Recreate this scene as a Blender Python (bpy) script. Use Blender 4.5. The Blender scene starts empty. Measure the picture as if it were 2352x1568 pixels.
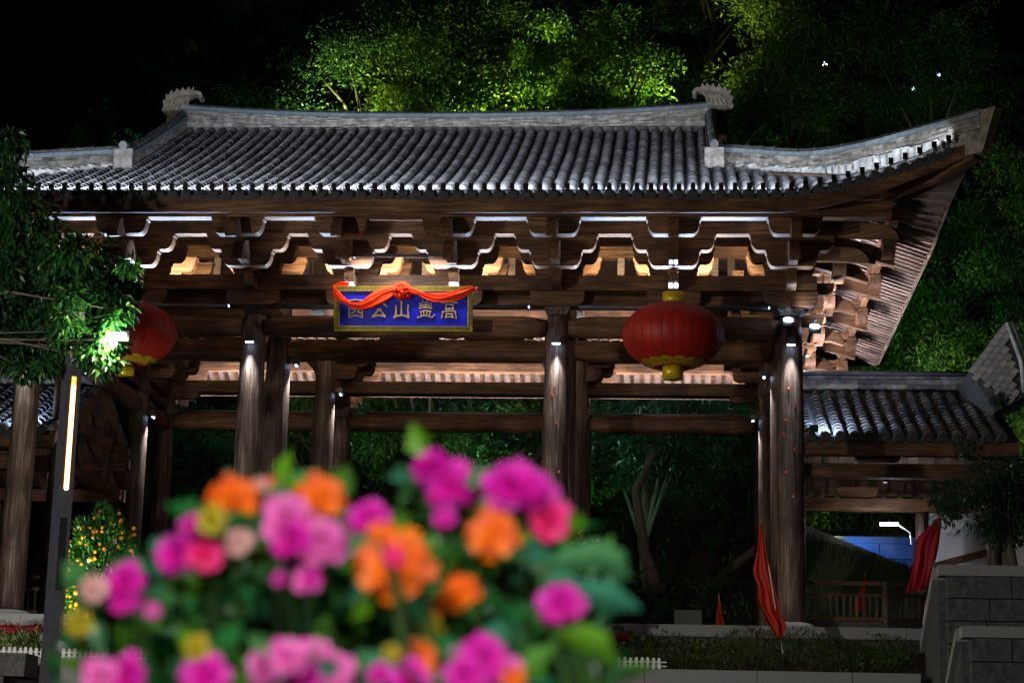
import bpy, math, random
from mathutils import Vector, Matrix
rnd = random.Random(11)
sc = bpy.context.scene
col = sc.collection
PI = math.pi

# ------------------------------------------------------------------ camera
CAM = Vector((6.2, -45.0, -3.88))
_p, _y, _r = math.radians(12.9), math.radians(4.71), math.radians(1.36)
FWD = Vector((-math.sin(_y)*math.cos(_p), math.cos(_y)*math.cos(_p), math.sin(_p)))
_rt = Vector((math.cos(_y), math.sin(_y), 0)); _up = _rt.cross(FWD)
RT = _rt*math.cos(_r) + _up*math.sin(_r); UP = _up*math.cos(_r) - _rt*math.sin(_r)
FPX = 4620.5
cd = bpy.data.cameras.new('camera'); cam = bpy.data.objects.new('camera', cd); col.objects.link(cam)
m3 = Matrix((RT, UP, -FWD)).transposed()
cam.matrix_world = Matrix.Translation(CAM) @ m3.to_4x4()
cd.sensor_width = 36; cd.lens = FPX/2352*36
cd.clip_start = .05; cd.clip_end = 2000
cd.dof.use_dof = True; cd.dof.focus_distance = 45.5; cd.dof.aperture_fstop = 2.5
sc.camera = cam

# ------------------------------------------------------------------ night sky, exposure
w = bpy.data.worlds.new('World'); sc.world = w; w.use_nodes = True
nt = w.node_tree; bg = nt.nodes['Background']
sky = nt.nodes.new('ShaderNodeTexSky'); sky.sky_type = 'NISHITA'; sky.sun_disc = False
sky.sun_elevation = math.radians(-6); sky.sun_rotation = math.radians(200)
nt.links.new(sky.outputs[0], bg.inputs[0]); bg.inputs[1].default_value = 0.06
sc.view_settings.view_transform = 'Standard'; sc.view_settings.look = 'None'
sc.view_settings.exposure = 1.6; sc.view_settings.gamma = 1
sc.cycles.use_denoising = True; sc.cycles.use_adaptive_sampling = False
sc.cycles.max_bounces = 5; sc.cycles.diffuse_bounces = 3; sc.cycles.transmission_bounces = 3
sc.cycles.transparent_max_bounces = 4
sc.cycles.caustics_reflective = False; sc.cycles.caustics_refractive = False
sc.cycles.sample_clamp_indirect = 4

# ------------------------------------------------------------------ helpers
def ray(u, v): return FWD + RT*((u-1176)/FPX) - UP*((v-784)/FPX)
def at(u, v, y):
    d = ray(u, v); return CAM + d*((y-CAM.y)/d.y)
def atd(u, v, dist): return CAM + ray(u, v)*dist

class MB:
    def __init__(s): s.v = []; s.f = []
    def add(s, vs, fs):
        o = len(s.v); s.v += [tuple(p) for p in vs]; s.f += [tuple(i+o for i in f) for f in fs]; return s
    def box(s, c, d, M=None):
        x, y, z = d[0]/2, d[1]/2, d[2]/2
        vs = [Vector((a*x, b*y, e*z)) for e in (-1, 1) for b in (-1, 1) for a in (-1, 1)]
        if M is not None: vs = [M @ p for p in vs]
        c = Vector(c); vs = [p+c for p in vs]
        return s.add(vs, [(0,2,3,1),(4,5,7,6),(0,1,5,4),(2,6,7,3),(0,4,6,2),(1,3,7,5)])
    def frus(s, c, wb, wt, h):
        # upright block, narrower at the bottom: c is the bottom centre
        x, y, z = c; b, t = wb/2, wt/2; m = z+h*.45
        vs = [(x+a*q, y+e*q, zz) for q, zz in ((b, z), (t, m), (t, z+h)) for a, e in ((-1,-1),(1,-1),(1,1),(-1,1))]
        fs = [(3,2,1,0),(8,9,10,11)]
        for k in (0, 4): fs += [(k+i, k+(i+1)%4, k+4+(i+1)%4, k+4+i) for i in range(4)]
        return s.add(vs, fs)
    def prism(s, poly, axis, a, b):
        n = len(poly)
        def mk(p, t):
            return {'y': (p[0], t, p[1]), 'x': (t, p[0], p[1]), 'z': (p[0], p[1], t)}[axis]
        vs = [mk(p, a) for p in poly] + [mk(p, b) for p in poly]
        fs = [tuple(range(n-1, -1, -1)), tuple(range(n, 2*n))] + [(i, (i+1)%n, n+(i+1)%n, n+i) for i in range(n)]
        return s.add(vs, fs)
    def tube(s, pts, rad, n=8, cap=True, ph=0.0):
        pts = [Vector(p) for p in pts]; k = len(pts)
        if not hasattr(rad, '__len__'): rad = [rad]*k
        vs = []; ref = None
        for i, p in enumerate(pts):
            d = (pts[min(i+1, k-1)] - pts[max(i-1, 0)])
            d = d.normalized() if d.length > 1e-9 else Vector((0,0,1))
            if ref is None: ref = Vector((0,0,1)) if abs(d.z) < .9 else Vector((1,0,0))
            a = d.cross(ref).normalized(); b = a.cross(d).normalized(); ref = b
            for j in range(n):
                t = 2*PI*j/n + ph; vs.append(p + (a*math.cos(t) + b*math.sin(t))*rad[i])
        fs = [(i*n+j, i*n+(j+1)%n, (i+1)*n+(j+1)%n, (i+1)*n+j) for i in range(k-1) for j in range(n)]
        if cap: fs += [tuple(range(n-1, -1, -1)), tuple(range((k-1)*n, k*n))]
        return s.add(vs, fs)
    def lathe(s, prof, n=16, c=(0,0,0)):
        vs = []; k = len(prof)
        for r, z in prof:
            for j in range(n):
                t = 2*PI*j/n; vs.append((c[0]+r*math.cos(t), c[1]+r*math.sin(t), c[2]+z))
        fs = [(i*n+j, i*n+(j+1)%n, (i+1)*n+(j+1)%n, (i+1)*n+j) for i in range(k-1) for j in range(n)]
        fs += [tuple(range(n-1, -1, -1)), tuple(range((k-1)*n, k*n))]
        return s.add(vs, fs)
    def grid(s, fn, nu, nv):
        vs = [fn(i/nu, j/nv) for i in range(nu+1) for j in range(nv+1)]
        fs = [(i*(nv+1)+j, (i+1)*(nv+1)+j, (i+1)*(nv+1)+j+1, i*(nv+1)+j+1) for i in range(nu) for j in range(nv)]
        return s.add(vs, fs)
    def leaf(s, p, d, n, L, W):
        # a folded four-point leaf, base p, direction d, face normal n
        d = d.normalized(); a = d.cross(n)
        if a.length < 1e-6: a = d.orthogonal()
        a.normalize(); nn = a.cross(d)
        q = p + d*(L*.5) - nn*(L*.06)
        return s.add([p, q + a*(W/2) + nn*(W*.22), p + d*L - nn*(L*.18), q - a*(W/2) + nn*(W*.22), q],
                     [(0,4,1),(1,4,2),(0,3,4),(3,2,4)])
    def mesh(s, name, mat=None, smooth=False):
        me = bpy.data.meshes.new(name); me.from_pydata(s.v, [], s.f)
        if smooth: me.polygons.foreach_set('use_smooth', [True]*len(me.polygons))
        if mat: me.materials.append(mat)
        me.update(); return me
    def build(s, name, mat=None, parent=None, loc=(0,0,0), rot=(0,0,0), smooth=False):
        return inst(name, s.mesh(name, mat, smooth), parent, loc, rot)

def inst(name, me, parent=None, loc=(0,0,0), rot=(0,0,0), scale=None):
    o = bpy.data.objects.new(name, me); col.objects.link(o)
    o.location = loc; o.rotation_euler = rot
    if scale is not None: o.scale = (scale,)*3 if not hasattr(scale, '__len__') else scale
    if parent: o.parent = parent
    return o
def tag(o, label=None, cat=None, group=None, kind=None):
    if label: o['label'] = label
    if cat: o['category'] = cat
    if group: o['group'] = group
    if kind: o['kind'] = kind
    return o
def thing(name, label, cat, loc=(0,0,0), rz=0, group=None):
    o = inst(name, None, None, loc, (0,0,rz)); o.empty_display_size = .3
    return tag(o, label, cat, group)
def copy_tree(o, parent=None):
    c = o.copy(); col.objects.link(c); c.parent = parent
    for ch in o.children: copy_tree(ch, c)
    return c
def light(kind, name, loc, energy, color=(1,1,1), aim=None, size=.1, size_y=None, angle=60, blend=.5, spread=None, parent=None):
    l = bpy.data.lights.new(name, kind); l.energy = energy; l.color = color
    if kind == 'AREA':
        l.shape = 'RECTANGLE'; l.size = size; l.size_y = size_y or size
        if spread: l.spread = math.radians(spread)
    else:
        l.shadow_soft_size = size
        if kind == 'SPOT': l.spot_size = math.radians(angle); l.spot_blend = blend
    o = bpy.data.objects.new(name, l); col.objects.link(o); o.location = loc
    if aim is not None:
        d = Vector(aim) - Vector(loc); o.rotation_euler = d.to_track_quat('-Z', 'Y').to_euler()
    if parent: o.parent = parent
    return o

# ------------------------------------------------------------------ materials
def mat(name): 
    m = bpy.data.materials.new(name); m.use_nodes = True
    return m, m.node_tree.nodes, m.node_tree.links, m.node_tree.nodes['Principled BSDF']
def noisy(name, c1, c2, scale=4, stretch=(1,1,1), rough=.7, detail=5, bump=.2, bscale=None, island=0.0, metal=0, lo=.3, hi=.7, spec=.4, bdist=.02, c3=None, crack=False):
    m, N, L, b = mat(name)
    tc = N.new('ShaderNodeTexCoord'); mp = N.new('ShaderNodeMapping'); mp.inputs['Scale'].default_value = stretch
    src = tc.outputs['Object']
    if crack:      # shift the grain from piece to piece
        o2 = N.new('ShaderNodeObjectInfo'); sc_ = N.new('ShaderNodeVectorMath'); sc_.operation = 'SCALE'; sc_.inputs[0].default_value = (31, 17, 23)
        L.new(o2.outputs['Random'], sc_.inputs['Scale']); ad = N.new('ShaderNodeVectorMath'); L.new(src, ad.inputs[0]); L.new(sc_.outputs[0], ad.inputs[1]); src = ad.outputs[0]
    L.new(src, mp.inputs[0])
    n = N.new('ShaderNodeTexNoise'); n.inputs['Scale'].default_value = scale; n.inputs['Detail'].default_value = detail; n.inputs['Roughness'].default_value = .65
    L.new(mp.outputs[0], n.inputs['Vector'])
    r = N.new('ShaderNodeValToRGB'); r.color_ramp.elements[0].position = lo; r.color_ramp.elements[1].position = hi
    r.color_ramp.elements[0].color = (*c1, 1); r.color_ramp.elements[1].color = (*c2, 1)
    if c3:
        e = r.color_ramp.elements.new((lo+hi)/2); e.color = (*c3, 1)
    L.new(n.outputs['Fac'], r.inputs[0]); out = r.outputs[0]
    if crack:      # long drying cracks, knots and blotchy staining
        mp2 = N.new('ShaderNodeMapping'); mp2.inputs['Scale'].default_value = [v*2.2 if v > 1 else v*.7 for v in stretch]; L.new(src, mp2.inputs[0])
        nc = N.new('ShaderNodeTexNoise'); nc.inputs['Scale'].default_value = 2.6; nc.inputs['Detail'].default_value = 3; L.new(mp2.outputs[0], nc.inputs['Vector'])
        rc = N.new('ShaderNodeValToRGB'); rc.color_ramp.elements[0].position = .33; rc.color_ramp.elements[1].position = .40; rc.color_ramp.elements[0].color = (.25,.22,.2,1); L.new(nc.outputs['Fac'], rc.inputs[0])
        nb = N.new('ShaderNodeTexNoise'); nb.inputs['Scale'].default_value = 1.3; nb.inputs['Detail'].default_value = 4; L.new(src, nb.inputs['Vector'])
        rb_ = N.new('ShaderNodeValToRGB'); rb_.color_ramp.elements[0].position = .35; rb_.color_ramp.elements[1].position = .68; rb_.color_ramp.elements[0].color = (.5,.46,.44,1); rb_.color_ramp.elements[1].color = (1.25,1.2,1.15,1); L.new(nb.outputs['Fac'], rb_.inputs[0])
        for extra in (rc.outputs[0], rb_.outputs[0]):
            mm = N.new('ShaderNodeVectorMath'); mm.operation = 'MULTIPLY'; L.new(out, mm.inputs[0]); L.new(extra, mm.inputs[1]); out = mm.outputs[0]
    if island:
        g = N.new('ShaderNodeNewGeometry'); mr = N.new('ShaderNodeMapRange')
        mr.inputs['To Min'].default_value = 1-island; mr.inputs['To Max'].default_value = 1+island
        L.new(g.outputs['Random Per Island'], mr.inputs['Value'])
        oi = N.new('ShaderNodeObjectInfo'); mr2 = N.new('ShaderNodeMapRange')
        mr2.inputs['To Min'].default_value = 1-island*.6; mr2.inputs['To Max'].default_value = 1+island*.6
        L.new(oi.outputs['Random'], mr2.inputs['Value'])
        mu = N.new('ShaderNodeMath'); mu.operation = 'MULTIPLY'; L.new(mr.outputs[0], mu.inputs[0]); L.new(mr2.outputs[0], mu.inputs[1])
        vm = N.new('ShaderNodeVectorMath'); vm.operation = 'SCALE'
        L.new(out, vm.inputs[0]); L.new(mu.outputs[0], vm.inputs['Scale']); out = vm.outputs[0]
    L.new(out, b.inputs['Base Color'])
    b.inputs['Roughness'].default_value = rough; b.inputs['Metallic'].default_value = metal
    b.inputs['Specular IOR Level'].default_value = spec
    if bump:
        n2 = N.new('ShaderNodeTexNoise'); n2.inputs['Scale'].default_value = bscale or scale*3; n2.inputs['Detail'].default_value = 6
        L.new(mp.outputs[0], n2.inputs['Vector'])
        bp = N.new('ShaderNodeBump'); bp.inputs['Strength'].default_value = bump; bp.inputs['Distance'].default_value = bdist
        L.new(n2.outputs['Fac'], bp.inputs['Height']); L.new(bp.outputs[0], b.inputs['Normal'])
    return m
def foliage(name, cols, trans=.35, rough=.45, spec=.4):
    m, N, L, b = mat(name)
    g = N.new('ShaderNodeNewGeometry'); r = N.new('ShaderNodeValToRGB'); r.color_ramp.interpolation = 'LINEAR'
    k = len(cols)
    r.color_ramp.elements[0].color = (*cols[0], 1); r.color_ramp.elements[1].color = (*cols[-1], 1)
    for i in range(1, k-1):
        e = r.color_ramp.elements.new(i/(k-1)); e.color = (*cols[i], 1)
    L.new(g.outputs['Random Per Island'], r.inputs[0]); L.new(r.outputs[0], b.inputs['Base Color'])
    b.inputs['Roughness'].default_value = rough; b.inputs['Specular IOR Level'].default_value = spec
    if trans:
        t = N.new('ShaderNodeBsdfTranslucent'); mx = N.new('ShaderNodeMixShader'); mx.inputs[0].default_value = trans
        L.new(r.outputs[0], t.inputs[0]); L.new(b.outputs[0], mx.inputs[1]); L.new(t.outputs[0], mx.inputs[2])
        L.new(mx.outputs[0], N['Material Output'].inputs[0])
    return m
def plain(name, c, rough=.5, metal=0, emit=None, strength=0, spec=.5):
    m, N, L, b = mat(name)
    b.inputs['Base Color'].default_value = (*c, 1); b.inputs['Roughness'].default_value = rough; b.inputs['Metallic'].default_value = metal
    b.inputs['Specular IOR Level'].default_value = spec
    if emit: b.inputs['Emission Color'].default_value = (*emit, 1); b.inputs['Emission Strength'].default_value = strength
    return m

W1, W2, W3 = (.034,.015,.006), (.26,.128,.058), (.118,.056,.024)
wood_x = noisy('timber_x', W1, W2, 2.2, (.5,7,7), .62, bump=.35, c3=W3, island=.22, crack=True)
wood_y = noisy('timber_y', W1, W2, 2.2, (7,.5,7), .62, bump=.35, c3=W3, island=.22, crack=True)
wood_z = noisy('timber_z', (.040,.022,.015), (.26,.21,.18), 2.6, (7,7,.40), .5, bump=.7, c3=(.105,.068,.050), island=.15, crack=True)
wood_pale = noisy('timber_pale', (.11,.075,.058), (.34,.25,.20), 2.0, (1,5,5), .6, bump=.3, island=.25, crack=True)
tile_m = noisy('grey_clay_tile', (.06,.06,.07), (.17,.165,.17), 3.0, (1,1,1), .72, bump=.3, island=.5, bscale=30)
pan_m = noisy('pan_tile', (.05,.05,.055), (.13,.125,.12), 3.0, (1,1,1), .65, bump=.2, island=.3, bscale=30)
disc_m = noisy('backlit_eave_clay', (.03,.03,.035), (.06,.06,.065), 8, rough=.8)  # darker than the tiles: backlit shade of the eave ends put into the colour
slate_m = noisy('blue_grey_coping', (.12,.16,.19), (.24,.28,.31), 4, rough=.6, island=.2)
course_m = noisy('stacked_ridge_tiles', (.10,.09,.08), (.40,.37,.33), 5, (1,1,1), .8, bump=.3, island=.5, c3=(.24,.22,.20))
mortar_m = noisy('lime_mortar', (.30,.30,.29), (.72,.72,.70), 2.2, rough=.85, bump=.4, lo=.35, hi=.6)
stone_m = noisy('carved_stone', (.12,.095,.07), (.34,.30,.25), 6, rough=.8, bump=.6, bscale=14, bdist=.04)
granite_m = noisy('granite', (.16,.16,.155), (.38,.38,.37), 60, rough=.75, bump=.25, bscale=90, detail=8)
granite_d = noisy('weathered_granite', (.035,.035,.035), (.13,.125,.12), 9, rough=.85, bump=.4, bscale=60, detail=8)
iron_m = noisy('dark_steel', (.04,.04,.05), (.075,.075,.095), 9, rough=.42, bump=.05, spec=.6)
black_m = plain('black_plastic', (.01,.01,.012), .4)
soil_m = noisy('soil', (.02,.015,.01), (.06,.045,.03), 8, rough=.95, bump=.8)
paving_m = noisy('paving', (.06,.06,.06), (.16,.155,.15), 12, rough=.8)
grass_m = foliage('grass_blades', [(.03,.06,.02), (.07,.11,.035), (.05,.09,.02)], .3)
cap_m = plain('blue_led_end', (.3,.4,.9), .4, emit=(.25,.45,1.0), strength=7)
led_m = plain('cool_led', (.6,.7,.9), .4, emit=(.42,.62,1.0), strength=14)
gold_m = noisy('gold_foil', (.50,.32,.01), (.80,.56,.03), 9, rough=.35, metal=.25, bump=.1)
goldp_m = noisy('gilt_paint', (.42,.27,.09), (.62,.43,.17), 8, rough=.45, metal=.35, bump=.1)
bark_m = noisy('bark', (.05,.04,.03), (.16,.13,.10), 5, (3,3,.6), .85, bump=.7, bdist=.05)
white_m = noisy('white_plaster', (.62,.63,.66), (.80,.80,.82), 1.2, rough=.8, bump=.1)
picket_m = plain('white_plastic', (.78,.78,.78), .45)
silk_m = noisy('red_silk', (.72,.028,.002), (.85,.05,.003), 3, rough=.6, bump=.1, spec=.2)
# ================================================================== ground
def gz(y):
    P = [(-120,-5.5),(-36,-5.5),(-9,-2.7),(-5.3,-2.4),(-5.05,-1.45),(-1.7,-.62),(15.2,-.62),(20,-.3),(26,3),(34,10),(44,20.5),(58,34),(80,46),(200,66)]
    for (a,b),(c,d) in zip(P, P[1:]):
        if y <= c: return b + (d-b)*max(0,(y-a))/(c-a)
    return 60
g = MB(); ys = [-120,-80,-60,-46,-36,-30,-24,-18,-12,-9,-7,-5.3,-5.05,-3.5,-1.7,2,6,10,15.2,18,20,23,26,30,34,39,44,50,58,68,80,120,200]
xs = [-200,-120,-80,-60,-48,-38,-30,-24,-18,-12,-6,0,6,12,18,24,30,38,48,60,80,120,200]
def gh(x, y):
    z = gz(y)
    if y > 20: z *= max(.25, 1 - (max(0, abs(x+1)-20)/70)**1.2); z += .6*math.sin(x*.35+y*.2)*min(1,(y-20)/10)
    return z
g.grid(lambda a,b: (xs[round(a*(len(xs)-1))], ys[round(b*(len(ys)-1))], gh(xs[round(a*(len(xs)-1))], ys[round(b*(len(ys)-1))])), len(xs)-1, len(ys)-1)
ground = tag(g.build('ground', soil_m), kind='structure')

# ================================================================== gate hall
AX, BX = 3.54, 8.84                      # column lines
ROWS = [0.0, 3.03, 9.73, 12.76]
CY = 6.38
gate = thing('gate_hall', 'dark timber temple-style gate hall with a grey tiled hip-and-gable roof', 'gate')

# --- columns
prof = [(.30,0),(.31,.6),(.31,3),(.30,5),(.275,6.6),(.25,7.05)]
col_me = MB().lathe(prof, 28).mesh('column', wood_z, True)
base_me = MB().lathe([(.46,-.12),(.50,-.06),(.50,.02),(.44,.09),(.36,.12)], 28).mesh('plinth', granite_m, True)
for j, y in enumerate(ROWS):
    for x in (-BX, -AX, AX, BX):
        c = inst('column', col_me, gate, (x, y, .08), (0,0,rnd.random()*6), (1,1,.985 if y in (0,12.76) else 1.2))
        inst('plinth', base_me, c, (0,0,-.08))
# red paper scraps stuck on the two front columns
scr_me = MB().box((0,0,0), (.05,.012,.07)).mesh('paper_scrap', plain('red_paper', (.75,.08,.05), .7))
for (cx, pts) in ((BX, [(-.05,5.35),(-.14,4.62),(.1,4.95),(-.16,4.3),(.06,3.95),(-.12,3.45),(.02,2.9)]), (AX, [(-.08,5.15),(-.03,5.3),(.02,4.5),(.1,3.4)])):
    for dx, z in pts:
        inst('paper_scrap', scr_me, gate, (cx+dx, -math.sqrt(.305**2-dx*dx)-.004, z), (rnd.random(), rnd.random()*2, dx*2))

# --- lintels (moon beams with rounded, tapering ends)
def moon_beam(L, hh=.25, hd=.21):
    def fn(a, b):
        x = -L/2 + L*a; e = min(x+L/2, L/2-x); k = 1 if e > .55 else .72+.28*math.sin(PI/2*max(0,e)/.55)
        t = 2*PI*b; c, s = math.cos(t), math.sin(t)
        f = (abs(c)**3.2 + abs(s)**3.2)**(-1/3.2)
        return (x, c*f*hd, s*f*hh*k - (1-k)*.05)
    g = MB(); g.grid(fn, 28, 24)
    g.f += [tuple(range(25)), tuple(range(28*25, 29*25))[::-1]]; return g
LB = {}
for L in (2*AX-.5, BX-AX-.5, 3.03-.5, 6.7-.5):
    LB[round(L,2)] = moon_beam(L).mesh('lintel', wood_x, True)
def lint(x, y, z, L, rz=0): return inst('lintel', LB[round(L,2)], gate, (x,y,z), (0,0,rz))
for y in (0.0, 3.03, 12.76):
    z = 6.79 if y == 0 else 6.91
    lint(0, y, z, 2*AX-.5); lint(-(AX+BX)/2, y, z, BX-AX-.5); lint((AX+BX)/2, y, z, BX-AX-.5)
for x in (-BX, -AX, AX, BX):
    if abs(x) == BX:
        lint(x, 1.515, 6.79, 2.53, PI/2); lint(x, 11.245, 6.79, 2.53, PI/2); lint(x, CY, 6.79, 6.2, PI/2)
    else:
        lint(x, 1.515, 7.5, 2.53, PI/2); lint(x, 11.245, 7.5, 2.53, PI/2)

# --- squared tie boards and architrave rings round the hall
def board(name, c, d, m=wood_x): return MB().box((0,0,0), d).build(name, m, gate, c)
for y, s in ((0,-1), (12.76,1)):
    for xa, xb in ((-BX,-AX),(-AX,AX),(AX,BX)):
        if y == 0: board('tie_board', ((xa+xb)/2, y-.02*s, 7.38), (xb-xa-.55, .16, .30))
    board('architrave', (0, y+.08*s, 7.76 if y == 0 else 7.94), (2*BX+1.2, .62, .35))
for x, s in ((-BX,-1), (BX,1)):
    for ya, yb in ((0,3.03),(3.03,9.73),(9.73,12.76)):
        board('tie_board', (x-.02*s, (ya+yb)/2, 7.38), (.16, yb-ya-.55, .30), wood_y)
    board('architrave', (x+.08*s, CY, 7.765), (.60, 12.1, .35), wood_y)
# wall-plane and outer-plane running boards above the brackets
for y, s in ((0,-1), (12.76,1)):
    board('bracket_board', (0, y, 8.92), (2*BX+.6, .16, .34))
    board('bracket_board', (0, y+1.1*s, 8.86), (2*BX+2.4, .28, .36))
    board('eave_purlin', (0, y+2.2*s, 8.93 if y == 0 else 9.08), (2*BX+4.2, .30, .36 if y == 0 else .24))
for x, s in ((-BX,-1), (BX,1)):
    board('bracket_board', (x, CY, 8.925), (.16, 12.4, .34), wood_y)
    board('bracket_board', (x+1.1*s, CY, 8.865), (.15, 14.2, .36), wood_y)
    board('eave_purlin', (x+2.2*s, CY, 8.935), (.18, 16.4, .36), wood_y)

# --- bracket sets
def arm_poly(L, h, cv=.2, n=6):
    p = [(-L, h), (-L, cv*1.0 if cv < h else h*.75)]
    p += [(-L+cv*(1-math.cos(t*PI/2/n)), min(cv,h*.9)*(1-math.sin(t*PI/2/n))) for t in range(1, n+1)]
    p += [(-a, b) for a, b in reversed(p[2:])] + [(L, p[1][1]), (L, h)]
    return p
def full_poly(L, h, cx=.17, cz=.29, n=7):
    # bracket arm as tall as its tier, ends rounded up from a flat bottom, with a small step at the head
    p = [(-L-.03, h), (-L-.03, h-.05), (-L, h-.065)]
    p += [(-L+cx*(1-math.cos(t*PI/2/n)), cz*(1-math.sin(t*PI/2/n))) for t in range(0, n+1)]
    return p + [(-a, b) for a, b in reversed(p)]
def xarm(L, h, th, m): return MB().prism(full_poly(L, h) if h > .36 else arm_poly(L, h), 'y', -th/2, th/2).mesh('arm', m)
a_s = xarm(.57, .372, .28, wood_x); a_l = xarm(.92, .372, .28, wood_x); wing = xarm(.62, .34, .26, wood_x)
dou = MB().frus((0,0,0), .15, .22, .14).mesh('block', wood_x)
# projecting arm (both ways along y) and slanting lever arms with beaked ends
pj2 = MB().prism([(y-.35, z) for y, z in arm_poly(1.55, .24, .2)], 'x', -.10, .10).mesh('arm', wood_y)
pj1 = MB().prism(arm_poly(1.0, .26, .2), 'x', -.11, .11).mesh('arm', wood_y)
def lever(y0, z0, y1, z1, h=.40):
    # y0,z0 = outer beak tip; y1,z1 = inner end, underside line
    d = Vector((y1-y0, z1-z0)); d.normalize(); nrm = Vector((-d.y, d.x))
    p = [Vector((y0, z0)), Vector((y0, z0))+nrm*.05]
    for t in (.05, .12, .22, .34, .48): p.append(Vector((y0, z0)) + d*t + nrm*(.05 + (h-.05)*math.sin(t/.48*PI/2)**.8))
    p += [Vector((y1, z1))+nrm*h, Vector((y1, z1))]
    return MB().prism([(q.x, q.y) for q in p], 'x', -.115, .115).mesh('slanting_arm', wood_y)
lev1 = lever(-2.25, 7.80, .9, 8.75); lev2 = lever(-3.0, 8.12, 1.2, 9.4)
lev1s = lever(-1.75, 7.86, .9, 8.66, .32); lev2s = lever(-2.35, 8.24, 1.2, 9.32, .32)
core_me = MB().frus((0,0,7.06), .42, .58, .27).box((0,0,7.5),(.2,.5,.5)).mesh('bracket_set', wood_z)
def bracket(x, y, rz, side=False, wings=True):
    b = inst('bracket_set', core_me, gate, (x, y, 0), (0,0,rz))
    if wings: inst('arm', wing, b, (0, -.27, 7.22))
    inst('arm', pj1, b, (0,0,7.57)); inst('arm', a_s, b, (0,0,7.955)); inst('arm', a_l, b, (0,0,8.333))
    inst('arm', a_s, b, (0,-1.1,7.93)); inst('arm', a_l, b, (0,-1.1,8.306)); inst('arm', a_s, b, (0,-2.2,8.37))
    inst('slanting_arm', lev1s if side else lev1, b); inst('slanting_arm', lev2s if side else lev2, b); inst('arm', pj2, b, (0,0,7.96))
    inst('arm', a_s, b, (0,1.1,7.97)); inst('arm', a_l, b, (0,1.1,8.35))
    for (dx, dy, z) in ((-.46,0,8.2),(.46,0,8.2),(-.78,0,8.58),(.78,0,8.58),(-.46,-1.1,8.2),(.46,-1.1,8.2),(-.78,-1.1,8.56),(.78,-1.1,8.56),
                        (-.46,-2.2,8.62),(.46,-2.2,8.62),(0,-.9,7.82),(0,.9,7.82),(0,-1.1,8.2),(-.46,1.1,8.22),(.46,1.1,8.22),(-.78,1.1,8.6),(.78,1.1,8.6)):
        inst('block', dou, b, (dx,dy,z))
    return b
for x in (-BX, -6.19, -AX, -1.2, 1.2, AX, 6.19, BX):
    bracket(x, 0, 0)
    if abs(x) in (AX, BX): bracket(x, 12.76, PI, wings=False)
for y in (3.03, CY, 9.73):
    bracket(BX, y, PI/2, True); bracket(-BX, y, -PI/2, True)
for (x, y, rz) in ((BX,0,PI/2),(BX,12.76,PI/2),(-BX,0,-PI/2),(-BX,12.76,-PI/2)):
    b = inst('bracket_set', core_me, gate, (x,y,.004), (0,0,rz), (1.01,1.01,1))
    for me, dy, z in ((pj1,0,7.574),(a_s,-1.1,7.954),(a_l,-1.1,8.334),(a_s,-2.2,8.374)): inst('arm', me, b, (0,dy,z))
    inst('slanting_arm', lev1s, b, (0,0,.004)); inst('slanting_arm', lev2s, b, (0,0,.004))
# corner lever arms at 45 degrees
for sx, sy, rz in ((1,0,PI/4),(1,1,3*PI/4),(-1,0,-PI/4),(-1,1,-3*PI/4)):
    b = inst('bracket_set', core_me, gate, (sx*BX, 12.76*sy, .008), (0,0,rz), (1.02,1.02,1))
    inst('slanting_arm', lev1s, b, (0,0,.01), scale=(1,1.35,1)); inst('slanting_arm', lev2s, b, (0,0,.01), scale=(1,1.35,1))
    MB().prism([(-5.2,9.60),(-5.2,9.78),(-4.2,9.55),(-2.8,9.42),(-1.2,9.75),(.5,10.2),(1.5,10.5),(1.5,10.25),(-1.2,9.52),(-2.8,9.22),(-4.2,9.36)], 'x', -.13, .13).build('hip_rafter', wood_y, b)

# --- inner frame: row-2/3 cross beams, king posts, purlins
for y in (3.03, 9.73):
    board('cross_beam', (0, y, 8.52), (2*BX, .34, .32)); board('cross_beam', (0, y, 9.42), (2*BX, .30, .34))
    for i, xx in enumerate((-7.6,-7.1,-5.2,-4.7,-.45,.05,.5,2.2,2.7,4.9,5.4,7.2,7.6)): board('strut', (xx, y-.02, 8.965), (.17, .16, .57), wood_pale if i%2 else wood_z)
for x in (-AX, AX): board('cross_beam', (x, CY, 9.35), (.36, 9.4, .5), wood_y)
for x in (-AX, AX):
    for y in (3.4, 9.36, CY): board('king_post', (x, y, 10.3), (.26,.26,1.5), wood_z)
for y, z in ((CY,13.0),(3.9,11.6),(8.86,11.6),(1.4,10.45),(11.36,10.45)):
    MB().tube([(-BX,y,z),(BX,y,z)], .16, 12).build('purlin', wood_x, gate, smooth=True)
for x in (-6.19,-1.2,1.2,6.19):
    for y in (3.03, 9.73):
        inst('arm', a_l, gate, (x, y-.2, 8.69))

# ================================================================== roof shape
EV, RISE = 8.97, 1.2
def kk(c): return max(0.0, 1 - c/4.1)
def zp(s): return EV + .42*s + .0083*s*s
def edge(a, A):
    k = kk(A-abs(a)); return 3.3 + .45*k*k, EV + RISE*k**1.5
def surf(a, o, A):                        # roof surface z over local (along a, outward o)
    s = 3.3 - o; k = kk(A-abs(a)); o_e, _ = edge(a, A)
    f = max(0, min(1, 1 - (o_e - o)/5.2))
    return zp(max(s, -.5)) + RISE*k**1.5*f**1.3
AF, AS = 12.6, 10.13
XG = 7.3
def front(a, o): return Vector((a, -o, 0))
def right(a, o): return Vector((BX+o, CY+a, 0))
def rear(a, o): return Vector((-a, 12.76+o, 0))
def left(a, o): return Vector((-BX-o, CY-a, 0))
def top_o(a):                             # front/rear slope: how far in the surface runs
    return -CY if abs(a) <= XG else abs(a) - 8.84
roof = None
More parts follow.
